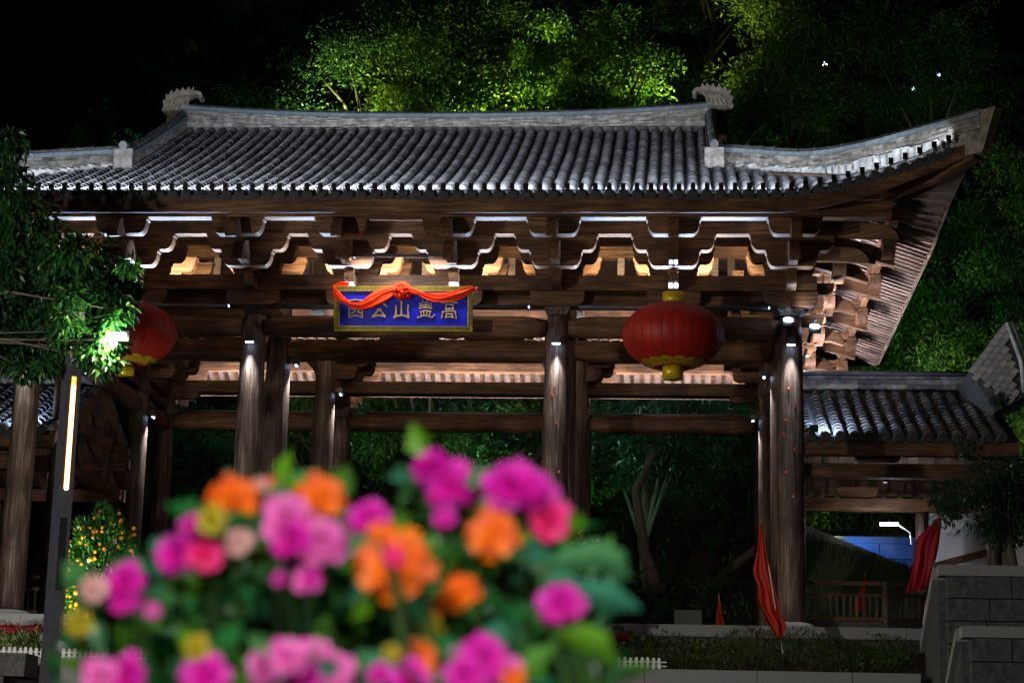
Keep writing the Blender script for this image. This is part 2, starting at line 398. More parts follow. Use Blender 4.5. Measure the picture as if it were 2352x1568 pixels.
# decks (boards under the tiles) and soffit, one sheet each
def deck(fr, A, inner, nu, nv, dz, name, m, parent):
    g = MB()
    def fn(u, v):
        a = -A + 2*A*u; o1 = inner(a); o0 = edge(a, A)[0]; o = o0 + (o1-o0)*v
        p = fr(a, o); p.z = surf(a, o, A) + dz; return p
    g.grid(fn, nu, nv); return g.build(name, m, parent, smooth=True)
roof = deck(front, AF, top_o, 72, 16, -.10, 'tiled_roof', pan_m, gate)
deck(rear, AF, top_o, 60, 12, -.06, 'roof_slope', pan_m, gate)
sidein = lambda a: min(0.9, abs(a) - 6.6) if abs(a) < 7.5 else abs(a) - 6.6
sidein = lambda a: max(-1.4, abs(a) - 6.38)
deck(right, AS, sidein, 40, 8, -.06, 'roof_slope', pan_m, gate); deck(left, AS, sidein, 40, 8, -.06, 'roof_slope', pan_m, gate)
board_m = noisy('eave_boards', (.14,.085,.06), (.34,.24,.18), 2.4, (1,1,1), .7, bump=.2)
board_d = noisy('shaded_eave_boards', (.03,.02,.015), (.10,.07,.055), 2.4, (1,1,1), .8, bump=.2)  # shade between the side rafters put into the board colour
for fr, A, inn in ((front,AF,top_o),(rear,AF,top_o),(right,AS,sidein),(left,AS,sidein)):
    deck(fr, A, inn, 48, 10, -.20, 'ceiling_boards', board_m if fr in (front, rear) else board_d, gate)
# gable triangles above the side slopes
for sx in (-1, 1):
    MB().prism([(CY-5.3,zp(8.6)-2.3+.0),(CY+5.3,zp(8.6)-2.3),(CY,zp(9.68)-.1)], 'x', sx*7.0-.05, sx*7.0+.05).build('gable_wall', wood_y, gate)

# rafters
raf_d = MB().tube([(0,0,0),(1,0,0)], .062, 8).mesh('rafter', wood_y, True)
fly_d = MB().box((.5,0,0), (1,.10,.11)).mesh('flying_rafter', wood_y)
raf_me = MB().tube([(0,0,0),(1,0,0)], .062, 8).mesh('rafter', wood_pale, True)
fly_me = MB().box((.5,0,0), (1,.10,.11)).mesh('flying_rafter', wood_pale)
def place(me, name, p, q):
    d = q-p; o = inst(name, me, gate, p, d.to_track_quat('X','Z').to_euler(), (d.length,1,1)); return o
for fr, A in ((front,AF),(rear,AF),(right,AS)):
    n = int(2*A/.31); lim = A - 3.9
    for i in range(n):
        a = -A + .25 + (2*A-.5)*i/(n-1); oe, ze = edge(a, A); ai = max(-lim, min(lim, a)); ai = ai + (a-ai)*.12
        pin = fr(ai, -.5); pin.z = surf(ai, -.5, A) - .33
        am = ai + (a-ai)*.72; om = -.5 + (oe+.5)*.72; mid = fr(am, om); mid.z = surf(am, om, A) - .31
        place(raf_d if fr is rear else raf_me, 'rafter', pin, mid)
        p0 = fr(ai + (a-ai)*.62, -.5+(oe+.5)*.60); p0.z = mid.z + .18
        p1 = fr(a, oe-.06); p1.z = ze - .20
        place(fly_d if fr is rear else fly_me, 'flying_rafter', p0, p1)
# fascia boards along the eaves
for fr, A in ((front,AF),(rear,AF),(right,AS),(left,AS)):
    g = MB(); n = 80; front_side = fr is front
    zt, zb = (-.10, -.40) if front_side else (-.09, -.24)
    P = []
    for i in range(n+1):
        a = -A + 2*A*i/n; oe, ze = edge(a, A)
        for o, z in ((oe+.01, ze+zt), (oe+.01, ze+zb), (oe-.05, ze+zb), (oe-.05, ze+zt)):
            p = fr(a, o); p.z = z; P.append(p)
    g.add(P, [(4*i+j, 4*i+(j+1)%4, 4*i+4+(j+1)%4, 4*i+4+j) for i in range(n) for j in range(4)] + [(0,1,2,3), (4*n+3,4*n+2,4*n+1,4*n)])
    g.build('fascia', wood_x if fr in (front, rear) else wood_pale, gate)

# ================================================================== tiles
def barrel(L, r0=.098, r1=.088, n=9):
    # one half-round tile, length along +x, thicker lip at the lower (x=0) end
    vs = []
    for x, r in ((0, r0+.020), (.13, r0+.020), (.14, r0), (L, r1)):
        for j in range(n):
            t = -.15 + (PI+.3)*j/(n-1); vs.append((x, r*math.cos(t), r*math.sin(t)))
    k = 4
    fs = [(i*n+j, (i+1)*n+j, (i+1)*n+j+1, i*n+j+1) for i in range(k-1) for j in range(n-1)]
    fs.append(tuple(range(n)))
    return vs, fs
BV, BF = barrel(1.0)
lip_m = noisy('tile_lip', (.10,.10,.10), (.32,.31,.30), 4, rough=.75, bump=.2, island=.4)
LIP = set(range(8))
def two_tone(me):
    me.materials.append(lip_m); nf = len(BF)
    me.polygons.foreach_set('material_index', [1 if (i % nf) in LIP else 0 for i in range(len(me.polygons))]); return me
tile_me = two_tone(MB().add(BV, BF).mesh('roof_tile', tile_m, True))
disc_me = MB().tube([(-.05,0,0),(.02,0,0)], .105, 14).tube([(-.058,0,0),(-.05,0,0)], .075, 12).mesh('eave_disc', disc_m)
drip_me = MB().prism([(-.13,.04),(-.11,-.03),(0,-.12),(.11,-.03),(.13,.04),(0,-.01)], 'x', -.03, .0).mesh('drip_tile', disc_m)
def tile_rows(fr, a_list, prof, TL, parent, n_single, pan_steps=.13, discs=True, pitch=.30, rs=1.0):
    """prof(a) -> list of world points from eave to top along the row. The lowest n_single tiles of each row are objects."""
    rest = MB(); pans = MB()
    for a in a_list:
        pts = prof(a)
        # resample
        seg = [0]
        for p, q in zip(pts, pts[1:]): seg.append(seg[-1] + (q-p).length)
        T = seg[-1]
        def P(t):
            t = max(0, min(T, t))
            for i in range(len(seg)-1):
                if t <= seg[i+1]: return pts[i].lerp(pts[i+1], (t-seg[i])/max(1e-9, seg[i+1]-seg[i]))
            return pts[-1]
        nT = max(1, int(T/TL)); jit = rnd.random()*.01
        for i in range(nT):
            t0 = i*TL; t1 = min(T, (i+1)*TL + .03)
            p, q = P(t0), P(t1); d = q-p
            off = Vector((rnd.uniform(-.008,.008), 0, rnd.uniform(0,.012)))
            eu = d.to_track_quat('X','Z').to_euler()
            if i < n_single:
                inst('roof_tile', tile_me, parent, p+off, eu, (d.length, rs, rs))
            else:
                M = Matrix.Translation(p+off) @ eu.to_matrix().to_4x4() @ Matrix.Diagonal((d.length, rs, rs, 1))
                rest.add([M @ Vector(v) for v in BV], BF)
        if discs:
            eu = (P(.3)-P(0)).to_track_quat('X','Z').to_euler()
            inst('eave_disc', disc_me, parent, P(0)+Vector((0,0,.02)), eu)
            ax = eu.to_matrix() @ Vector((0,1,0))
            inst('drip_tile', drip_me, parent, P(0)+ax*(pitch/2)+Vector((0,0,-.06)), eu)
        # pan tiles to the side of this row: small overlapping steps
        nS = int(T/pan_steps)
        for i in range(nS):
            p, q = P(i*pan_steps), P((i+1)*pan_steps+.02); d = (q-p)
            M3 = d.to_track_quat('X','Z').to_matrix(); ax = M3 @ Vector((0,1,0)); nz = M3 @ Vector((0,0,1))
            vs = []
            for base, up in ((p, .030), (q, .0), (p, 0.0)):
                for j in range(5):
                    w_ = -1 + j/2
                    vs.append(base + ax*(pitch/2 + w_*pitch/2) + nz*(up - .055 + .04*w_*w_))
            pans.add(vs, [(j, j+1, 6+j, 5+j) for j in range(4)] + [(10+j, 11+j, j+1, j) for j in range(4)])
    if rest.v: two_tone(tag(rest.build('barrel_tile_field', tile_m, parent, smooth=True), kind='stuff').data)
    tag(pans.build('pan_tile_field', pan_m, parent), kind='stuff')
def fprof(a):
    o0 = edge(a, AF)[0]; o1 = top_o(a) + .15; P = []
    n = 24
    for i in range(n+1):
        o = o0 + (o1-o0)*i/n; p = front(a, o); p.z = surf(a, o, AF) + .0; P.append(p)
    return P
rows = [-12.3 + .30*i for i in range(83)]
vis = [a for a in rows if a > -9.3]
tile_rows(front, [a for a in vis if a < 12.25], fprof, .27, roof, 4)
tile_rows(front, [a for a in rows if a <= -9.3], fprof, .27, roof, 0, discs=False)

# ================================================================== ridges
def course_wall(path, h, th, rowsn, name, parent, blen=.34, m=course_m):
    """Stacked thin tiles along a path: every course is a run of slightly uneven pieces, joined."""
    g = MB(); ch = h/rowsn
    for r in range(rowsn):
        t = rnd.random()*blen; seg = [0]
        for p, q in zip(path, path[1:]): seg.append(seg[-1]+(q-p).length)
        T = seg[-1]
        def P(t):
            t = max(0, min(T, t))
            for i in range(len(seg)-1):
                if t <= seg[i+1]: return path[i].lerp(path[i+1], (t-seg[i])/max(1e-9, seg[i+1]-seg[i]))
            return path[-1]
        s = 0
        while s < T:
            e = min(T, s + blen*rnd.uniform(.7,1.3)); p, q = P(s), P(e); d = q-p
            if d.length < .02: break
            M3 = d.to_track_quat('X','Z').to_matrix(); w = th*rnd.uniform(.94,1.10)
            g.box((p+q)/2 + Vector((0,0,ch*(r+.5)+rnd.uniform(-.004,.004))), (d.length*.985, w, ch*.82), M3)
            s = e
    o = g.build(name, m, parent); tag(o, kind='stuff'); return o
def ridge(name, path, h, th, rowsn, cap=True, capr=.10, label=None, blen=.34, lo=.06):
    core = MB()
    P = []
    for i, p in enumerate(path):
        d = (path[min(i+1,len(path)-1)] - path[max(i-1,0)]); d.z = 0; d.normalize(); s = Vector((-d.y, d.x, 0))*(th*.42)
        P += [p-s+Vector((0,0,-.38)), p+s+Vector((0,0,-.38)), p+s+Vector((0,0,h)), p-s+Vector((0,0,h))]
    n = len(path)
    core.add(P, [(4*i+j, 4*i+(j+1)%4, 4*i+4+(j+1)%4, 4*i+4+j) for i in range(n-1) for j in range(4)] + [(0,3,2,1),(4*n-4,4*n-3,4*n-2,4*n-1)])
    o = core.build(name, course_m, gate)
    course_wall([p+Vector((0,0,lo)) for p in path], h-.06-lo, th, rowsn, 'tile_courses', o, blen)
    # blue-grey coping strips below the cap, in short lengths
    seg_n = max(2, int(sum((q-p).length for p,q in zip(path,path[1:]))/.5))
    for i in range(seg_n):
        def PP(f):
            f *= n-1; k = min(int(f), n-2); return path[k].lerp(path[k+1], f-k)
        p, q = PP(i/seg_n), PP((i+1)/seg_n); d = q-p
        MB().box((d.length*.5,0,0), (d.length*.985, th*1.16, .10)).build('coping', slate_m, o, p+Vector((0,0,h)), d.to_track_quat('X','Z').to_euler())
    if cap:
        g = MB(); cp = [p+Vector((0,0,h+.07)) for p in path]; g.tube(cp, capr, 10); 
        L = 0
        for p, q in zip(cp, cp[1:]):
            d = (q-p); k = max(1, int(d.length/.30))
            for i in range(k):
                c = p + d*(i/k); g.tube([c, c+d.normalized()*.035], capr+.014, 10)
        g.build('cap_tile_run', tile_m, o, smooth=False)
    return o
def lerp_path(pts, n):
    seg = [0]; pts = [Vector(p) for p in pts]
    for p, q in zip(pts, pts[1:]): seg.append(seg[-1]+(q-p).length)
    out = []
    for i in range(n+1):
        t = seg[-1]*i/n
        for k in range(len(seg)-1):
            if t <= seg[k+1]+1e-9: out.append(pts[k].lerp(pts[k+1], (t-seg[k])/max(1e-9,seg[k+1]-seg[k]))); break
    return out
RZ = 13.62
main_path = [Vector((x, CY, RZ + .27*(abs(x)/7.2)**2.4)) for x in [-7.2+.6*i for i in range(25)]]
mr = ridge('main_ridge', main_path, .50, .34, 9)
# scalloped mortar where the tile rows meet the ridge
g = MB()
for a in [r for r in rows if abs(r) < 7.1]:
    g.lathe([(.10,-.06),(.11,0),(.09,.06),(.03,.09)], 8, (a+.15, CY-.22, RZ-.09))
tag(g.box((0, CY-.19, RZ+.05), (14.2,.12,.16)).build('mortar_band', mortar_m, mr), kind='stuff')
# vertical ridges down the gables
for sx in (-1, 1):
    x = sx*7.14; P = [Vector((x, y, zp(y+3.3)+.02)) for y in (6.1,5.3,4.4,3.5,2.6,1.7,1.0)]
    v = ridge('vertical_ridge', P, .40, .26, 7)
    MB().box((0,0,.2),(.46,.34,.52)).build('ridge_end_block', course_m, v, (x, .86, zp(4.1)+.08), (0,0,0))
    MB().tube([(x,.62,zp(4.1)+.60),(x,.9,zp(4.2)+.64)], .105, 14).build('end_disc', tile_m, v)
# hip ridges to the corners
for sx in (-1, 1):
    pts = [(7.35,1.45,11.08),(8.24,.56,10.72),(9.0,-.2,10.40),(9.65,-.85,10.22),(10.54,-1.74,10.12),(11.4,-2.6,10.10),(12.2,-3.4,10.08),(12.72,-3.92,10.08)]
    h = ridge('hip_ridge', tp := lerp_path([(sx*a,b,c) for a,b,c in pts], 18), .46, .28, 7, lo=.04)
    nb_ = 40; g = MB()
    for i in range(36):
        a = tp[min(17, int(i*18/nb_))].lerp(tp[min(18, int(i*18/nb_)+1)], (i*18/nb_)%1); g.box(a+Vector((-sx*.085,-.085,-.06+rnd.uniform(-.03,.03))), (.26,.26,.22+rnd.uniform(0,.12)), Matrix.Rotation(-sx*PI/4,3,'Z'))
    tag(g.build('mortar_band', mortar_m, h), kind='stuff')
    MB().prism([(0,-.42),(.08,-.30),(.22,.10),(.40,.52),(.20,.52),(0,.53)], 'y', -.13, .13).build('ridge_prow', stone_m, h, tp[-1], (0,0,-sx*PI/4 if sx > 0 else -3*PI/4))
# rear hips, simple run of the same courses
for sx in (-1, 1):
    ridge('hip_ridge', lerp_path([(sx*a, 12.76-b, c) for a,b,c in pts], 8), .45, .26, 4)
# ridge-end ornaments: curled beak, spiny back
orn = [(0,0),(.62,0),(.66,.12),(.60,.24),(.58,.34),(.66,.46),(.78,.52),(.90,.53),(.97,.47),(.95,.40),(1.02,.40),(1.06,.50),(1.0,.60),(.88,.64),(.82,.62),
       (.80,.74),(.72,.64),(.66,.75),(.58,.63),(.50,.74),(.42,.61),(.34,.71),(.26,.57),(.18,.66),(.12,.50),(.03,.55),(.04,.38),(-.04,.36),(.0,.2),(-.05,.1)]
for sx in (-1, 1):
    poly = [(x-.5, z) for x, z in orn] if sx < 0 else [(-(x-.5), z) for x, z in orn]
    o = MB().prism(poly, 'y', -.16, .16).build('ridge_ornament', stone_m, mr, (sx*7.22, CY, RZ+.62 if sx<0 else RZ+.66))
    rib = MB()
    for i in range(5):
        q = sx*(.38-.13*i)*1; rib.tube([(q,-.17,.12),(q*.8-sx*.05,-.185,.32),(q*.6-sx*.22,-.17,.5)], [.03,.045,.02], 6)
    rib.build('scale_relief', stone_m, o)
    MB().box((0,0,-.45),(.50,.5,.95)).build('ornament_base', stone_m, o, (sx*.12,0,0))
# ================================================================== lamps on the gate
COOL = (.52,.70,1.0); NEUT = (.90,.88,1.0); WARM = (1.0,.84,.58)
E_EAVE, E_STRIP, E_IN, E_COL = 38.0, 19.0, 85.0, 180.0
# small box lamps clipped on the eave, one per tile row, and their cable
box_me = MB().box((0,0,.07),(.10,.07,.13)).box((0,.01,-.01),(.03,.05,.06)).mesh('housing', black_m)
for i, a in enumerate([r for r in rows if -9.0 < r < 12.2]):
    oe, ze = edge(a, AF); x, y, z = a, -oe-.09, ze+.085
    big = a < 8.6
    t = thing('eave_lamp', 'small black box lamp clipped to a tile row along the front eave', 'lamp', (x,y,z), 0, 'box lamps along the eave')
    inst('housing', box_me, t, (0,-.03,0))
    light('SPOT', 'eave_light', (0,.03,.11), E_EAVE*(1 if big else .4 if a < 11 else .15), (.78,.87,1.0), (0,1.0,.11+.575), .03, angle=78, blend=1.0, parent=t)
g = MB(); P = []
for i in range(90):
    a = -9.1 + 21.2*i/89; oe, ze = edge(a, AF); P.append((a, -oe-.03, ze+.085+.012*math.sin(i*2.1)))
tag(g.tube(P, .012, 5).build('lamp_cable', black_m), 'thin black cable strung along the front eave tile ends', 'cable')
# linear uplights on the lintels
def strip(x, y, z, L, rz, e, colr, label, group, tilt=-.62, spread=80):
    t = thing('linear_uplight', label, 'lamp', (x,y,z), rz, group)
    MB().tube([(-L/2,0,0),(L/2,0,0)], .045, 10).build('housing', iron_m, t, smooth=True)
    if 'front lintel' in label: MB().box((L/2+.008,0,0),(.02,.045,.045)).build('end_cap', cap_m, t)
    light('AREA', 'uplight', (0,-.0,.05), e*L, colr, (0,tilt,1.0), L*.97, .03, spread=spread, parent=t)
for x, L in ((-6.19,4.3),(0,5.8),(6.19,4.3)):
    strip(x, -.60, 7.13, L, 0, E_STRIP, COOL, 'slim dark linear uplight on top of the front lintel', 'linear uplights on the front lintel')
    strip(x, 12.76+.5, 7.30, L, PI, E_STRIP*1.2, NEUT, 'slim linear uplight on the rear lintel under the rafters', 'linear uplights on the rear lintel', -.6, 120)
for y, L in ((1.5,2.2),(CY,5.6),(11.2,2.2)):
    strip(BX+.60, y, 7.10, L, PI/2, E_STRIP*1.25, NEUT, 'slim linear uplight along the gable-side lintel', 'linear uplights on the gable side', -.7, 110)
for x, L in ((-6.19,3.6),(0,5.2),(6.19,3.6)):
    strip(x, .40, 7.98, L, 0, E_IN*.40, WARM, 'warm linear uplight hidden behind the front architrave', 'warm uplights inside the hall', .75, 130)
strip(0, 9.3, 8.95, 11, 0, E_IN*.12, NEUT, 'long linear uplight behind the third-row beam', 'uplights over the inner beams', -.3, 160)
# column downlights with four LEDs each
def col_lamp(x, y, z, ax, ay, lab, grp):
    t = thing('column_downlight', lab, 'lamp', (x+ax*.45, y+ay*.45, z), 0, grp)
    d = (.20,.15) if ay else (.15,.20)
    MB().box((0,0,.08),(d[0],d[1],.16)).box((-ax*.12,-ay*.12,.1),(.12 if ax else .1,.1 if ax else .12,.06)).build('housing', iron_m, t)
    for k in range(4):
        q = -.069+.046*k
        MB().box((q if ay else 0, 0 if ay else q, -.008),(.034,.034,.02)).build('led', led_m, t)
    light('SPOT', 'downlight', (0,0,-.03), E_COL*(2.0 if ax else 1), (.86,.92,1.0), (-ax*.45,-ay*.45,-4.5), .05, angle=50, blend=1.0, parent=t)
for x in (-BX,-AX,AX,BX): col_lamp(x, 0, 6.32, 0, -1, 'dark box downlight with a row of LEDs on a front column', 'front column downlights')
for x, z in ((-BX,6.3),(-AX,6.52),(AX,6.52),(BX,6.3)): col_lamp(x, 3.03, z, 1 if x < 0 else -1, 0, 'box downlight on the inner side of a second-row column', 'second-row column downlights')
for x, z in ((-BX,6.46),(-AX,7.15),(AX,7.15),(BX,6.5)): col_lamp(x, 9.73, z, 1 if x < 0 else -1, 0, 'box downlight on the inner side of a third-row column', 'third-row column downlights')
# two oval floodlights on the right corner column
for (u, v, y, lab) in ((1811,737,-.4,'oval floodlight mounted on the corner column head'), (1872,752,.3,'oval floodlight beside the corner column on the gable side')):
    p = at(u, v, y); t = thing('floodlight', lab, 'lamp', p)
    MB().box((0,.03,-.05),(.26,.12,.14)).box((-.1,.12,-.05),(.06,.16,.06)).build('housing', black_m, t)
    MB().lathe([(.02,-.01),(.06,-.01),(.06,.01),(.02,.01)], 16).build('lens', led_m, t, (0,-.04,.02), (1.1,0,.3)).scale = (2.0,1,1)
    light('SPOT', 'flood', (.10,-.10,.06), 40, (.9,.92,1.0), (2.6,-1.6,2.6) if y < 0 else (2.4,2.2,2.2), .06, angle=110, blend=.8, parent=t)

# ================================================================== name plaque
pl = thing('name_plaque', 'blue and gold carved name plaque hung over the middle bay', 'sign', (.08,-.86,6.485))
pl.rotation_euler = (math.radians(6), 0, 0)
PW, PH = 3.16, 1.03
blue_m = noisy('blue_lacquer', (.004,.008,.42), (.006,.012,.62), 1.3, rough=.35, bump=.02)
MB().box((0,.03,PH/2),(PW-.1,.05,PH-.08)).build('board', blue_m, pl)
fr_m = noisy('gilt_frame', (.28,.20,.01), (.50,.38,.03), 7, rough=.4, metal=.35, bump=.05)
B = .115
MB().box((0,0,B/2),(PW,.12,B)).box((0,0,PH-B/2),(PW,.12,B)).build('frame_rail', fr_m, pl)
for s_ in (-1,1): MB().box((s_*(PW/2-B/2),0,PH/2),(B,.12,PH-2*B)).build('frame_stile', fr_m, pl)
# raised meander along the frame
mea_m = plain('meander_groove', (.045,.035,.008), .6)
g = MB(); bw, hh = .012, .010
def mstroke(p, q, hor=True):
    (x0,z0),(x1,z1) = p, q
    g.box(((x0+x1)/2, -.062, (z0+z1)/2), (abs(x1-x0)+bw, hh, abs(z1-z0)+bw))
def key(x, z, s, vert=False):
    pts = [(0,0),(0,1),(.8,1),(.8,.25),(.35,.25),(.35,.62),(.58,.62)]
    pts = [(a*s, b*s*.9) for a,b in pts]
    if vert: pts = [(b,a) for a,b in pts]
    for p,q in zip(pts,pts[1:]): mstroke((x+p[0],z+p[1]),(x+q[0],z+q[1]))
n = 34
for i in range(n):
    x = -PW/2+.02+(PW-.06)*i/n; key(x, .018, .085); key(x, PH-B+.018, .085)
for i in range(9):
    z = B+.02+(PH-2*B-.03)*i/9; key(-PW/2+.018, z, .085, True); key(PW/2-B+.018, z, .085, True)
g.build('meander', mea_m, pl)
# the five characters, right to left, from thick strokes
def cp(x, y): return ((x-1150)/1980*PW, (820-y)/630*PH)
CH = {
 'garden': [[(372,392),(368,520),(370,632)],[(362,392),(460,378),(566,392)],[(556,392),(558,520),(560,636)],[(362,622),(465,600),(566,622)],[(402,512),(470,504),(538,506)],[(430,462),(515,456)],[(458,512),(444,548),(398,576)],[(502,512),(500,552),(534,572),(538,552)]],
 'public': [[(858,436),(886,452),(914,478)],[(746,436),(722,462),(698,486)],[(800,508),(760,560),(706,618)],[(800,508),(844,560),(890,622)],[(700,616),(790,598),(896,608)]],
 'hill': [[(1120,400),(1118,500),(1120,600)],[(1036,452),(1046,520),(1036,612)],[(1218,446),(1210,520),(1222,612)],[(1008,632),(1060,604),(1120,598),(1182,604),(1236,630)]],
 'cover': [[(1416,368),(1428,408)],[(1500,366),(1486,408)],[(1372,430),(1460,418),(1552,428)],[(1376,462),(1460,452),(1556,460)],[(1372,496),(1460,484),(1562,494)],[(1460,404),(1460,496)],[(1384,546),(1460,528),(1546,540)],[(1396,546),(1414,606)],[(1440,540),(1444,596)],[(1486,540),(1484,594)],[(1536,542),(1520,604)],[(1350,630),(1420,604),(1490,602),(1560,626),(1600,586)]],
 'high': [[(1806,380),(1806,410)],[(1686,418),(1806,404),(1924,416)],[(1748,446),(1806,438),(1866,446)],[(1760,446),(1756,506)],[(1856,446),(1858,506)],[(1742,508),(1806,500),(1872,508)],[(1706,548),(1806,530),(1904,542)],[(1716,546),(1704,590),(1698,638)],[(1890,542),(1900,590),(1910,638)],[(1752,580),(1806,572),(1864,580)],[(1764,580),(1756,622)],[(1850,580),(1856,622)],[(1744,624),(1806,612),(1872,624)]],
}
for k, (nm, strokes) in enumerate(CH.items()):
    g = MB()
    for si, st in enumerate(strokes):
        pts = []
        for p, q in zip(st, st[1:]):
            for i in range(5): f = i/5; pts.append((p[0]+(q[0]-p[0])*f, p[1]+(q[1]-p[1])*f))
        pts.append(st[-1]); wd = (26 if nm in ('hill','public') else 19 if nm in('garden','high') else 15)/1980*PW
        L_, R_ = [], []
        for i, p in enumerate(pts):
            a = cp(*pts[max(0,i-1)]); b = cp(*pts[min(len(pts)-1,i+1)]); dx, dz = b[0]-a[0], b[1]-a[1]; l = math.hypot(dx,dz) or 1
            f = i/(len(pts)-1); wv = wd*(.82+.30*abs(2*f-1)**2)/2*1.0; c = cp(*p)
            L_.append((c[0]-dz/l*wv, c[1]+dx/l*wv)); R_.append((c[0]+dz/l*wv, c[1]-dx/l*wv))
        g.prism(L_+R_[::-1], 'y', -.034-.0012*si, .012)
    g.build('character', goldp_m, pl)
# light slot over the plaque, shining down its face
t = thing('plaque_downlight', 'slim downlight above the blue name plaque', 'lamp', (.08,-1.55,8.02))
MB().box((0,0,.05),(2.4,.07,.06)).build('housing', iron_m, t)
for sx in (-1.1,1.1): MB().box((sx,.2,.06),(.04,.5,.04)).build('bracket', iron_m, t)
light('AREA', 'plaque_light', (0,0,.015), 30, (1,.95,.9), (0,.55,-1.0), 2.3, .04, parent=t)

# red silk swag with a rosette
sw = thing('silk_swag', 'bright red silk swag with a crumpled rosette draped on the plaque', 'ribbon', (.08,-.95,7.5))
def swag(ctrl, name, seed):
    # ctrl: list of (x, z_top, z_bottom, y)
    q = random.Random(seed); ph = [q.random()*6 for _ in range(4)]
    def ev(u):
        f = u*(len(ctrl)-1); k = min(int(f), len(ctrl)-2); f -= k; f = f*f*(3-2*f)*.5+f*.5
        return [ctrl[k][i]+(ctrl[k+1][i]-ctrl[k][i])*f for i in range(4)]
    def fn(u, v):
        x, zt, zb, y = ev(u); fold = math.sin(v*15+ph[0]+u*3)*.5+math.sin(v*27+ph[1]-u*5)*.3+math.sin(v*8+u*9+ph[2])*.3
        return (x + .02*math.sin(v*9+u*7), y - .05*math.sin(v*PI) + .032*fold, zt+(zb-zt)*v + .012*math.sin(u*21+v*5))
    g = MB(); g.grid(fn, 44, 26); return g.build(name, silk_m, sw, smooth=True)
swag([(-1.25,.10,-.02,0),(-1.5,.12,-.01,-.02),(-1.62,.05,-.10,-.06),(-1.58,-.04,-.24,-.06),(-1.42,-.20,-.40,-.05),(-1.2,-.36,-.50,-.05),(-.95,-.36,-.55,-.07),(-.72,-.18,-.52,-.08),(-.5,-.02,-.42,-.08),(-.25,-.02,-.24,-.10),(-.08,-.04,-.16,-.12)], 'drape', 3)
swag([(.05,-.05,-.16,-.12),(.28,-.08,-.22,-.10),(.5,-.14,-.28,-.06),(.78,-.16,-.38,-.05),(1.05,-.12,-.36,-.05),(1.32,-.04,-.28,-.05),(1.55,.03,-.14,-.06),(1.66,.0,-.08,-.03),(1.62,-.02,-.06,.06)], 'drape', 8)
g = MB(); q = random.Random(5)
for i in range(70):
    th, ph = q.uniform(0, 2*PI), q.uniform(-1.2, 1.25); r = .17*q.uniform(.75,1.05)
    d = Vector((math.cos(th)*math.cos(ph), -abs(math.sin(th)*math.cos(ph))*.9, math.sin(ph))); c = Vector((-.03,-.12,-.14))+d*r
    a = d.orthogonal().normalized(); b = d.cross(a); s = q.uniform(.06,.12); p1, p2 = q.random()*6, q.random()*6
    g.grid(lambda u,v: c + a*((u-.5)*s*1.5) + b*((v-.5)*s) + d*(.03*math.sin(u*7+p1)+.025*math.sin(v*9+p2)+.02*(1-4*(v-.5)**2)), 5, 5)
g.lathe([(.02,-.17),(.13,-.1),(.16,0),(.12,.12),(.02,.16)], 12, (-.03,-.10,-.14))
g.build('rosette', silk_m, sw, smooth=True)

# ================================================================== lanterns
red_m = noisy('lantern_silk', (.30,.008,.002), (.46,.014,.003), 2, rough=.55, bump=.06, bscale=200)
def lantern(x, y, z, label):
    # z: centre of the body
    t = thing('red_lantern', label, 'lantern', (x,y,z))
    NS = 28; rx, rz = 1.10, .71
    def bodyfn(u, v):
        a = 2*PI*u; ph = -PI/2*.86 + PI*.86*v
        rib = 1 + .012*abs(math.sin(a*NS/2))
        r = rx*(math.cos(ph)**.86)*rib; return (r*math.cos(a), r*math.sin(a), rz*math.sin(ph)/math.sin(PI/2*.86))
    g = MB(); g.grid(bodyfn, NS*4, 22); g.build('shade', red_m, t, smooth=True)
    g = MB()
    for k in range(NS):
        P = []
        for j in range(13):
            x_, y_, z_ = bodyfn(k/NS, j/12); P.append((x_*1.004, y_*1.004, z_))
        g.tube(P, .007, 4, False)
    g.build('rib_wires', noisy('lantern_rib', (.10,.004,.002), (.16,.006,.003), 3, rough=.6), t)
    MB().lathe([(.24,0),(.24,.28),(.22,.28),(.22,0)], 24).build('collar', gold_m, t, (0,0,rz-.02), smooth=True)
    MB().lathe([(.22,0),(.24,.27),(.22,.28),(.2,.02)], 24).build('collar', gold_m, t, (0,0,-rz-.26), smooth=True)
    MB().tube([(0,0,rz+.2),(0,0,rz+1.2)], .012, 6).build('hanger', iron_m, t)
    # cloud trim round the lower edge: overlapping curls standing just off the silk
    q = MB()
    for k in range(14):
        a0 = 2*PI*k/14
        for row, (ph, sc_) in enumerate(((-.98,.15),(-1.10,.12),(-1.19,.10))):
            a = a0 + row*.22
            for j in range(3):
                aa = a + (j-1)*.115; pp = ph - .03*abs(j-1)
                r = rx*math.cos(pp)**.86*1.012; c = Vector((r*math.cos(aa), r*math.sin(aa), rz*math.sin(pp)/math.sin(PI/2*.86)-.005))
                n_ = Vector((math.cos(aa)*.5, math.sin(aa)*.5, -.85)).normalized(); e1 = Vector((-math.sin(aa), math.cos(aa), 0)); e2 = n_.cross(e1)
                ring = [c + n_*.012 + e1*(math.cos(s*PI/5)*sc_*.42) + e2*(math.sin(s*PI/5)*sc_*.42) for s in range(10)]
                inn = [c + n_*.016 + (p-c-n_*.012)*.62 for p in ring]
                q.add(ring+inn, [(s,(s+1)%10,10+(s+1)%10,10+s) for s in range(10)])
                q.add([c+n_*.02+(p-c-n_*.012)*.35 for p in ring], [tuple(range(10))])
    q.build('cloud_trim', gold_m, t)
    return t
lantern(6.19, -1.9, 6.17, 'big red silk lantern with gold collars hanging in the right-hand bay')
lantern(-6.02, -1.9, 6.17, 'big red silk lantern half hidden behind leaves in the left-hand bay')

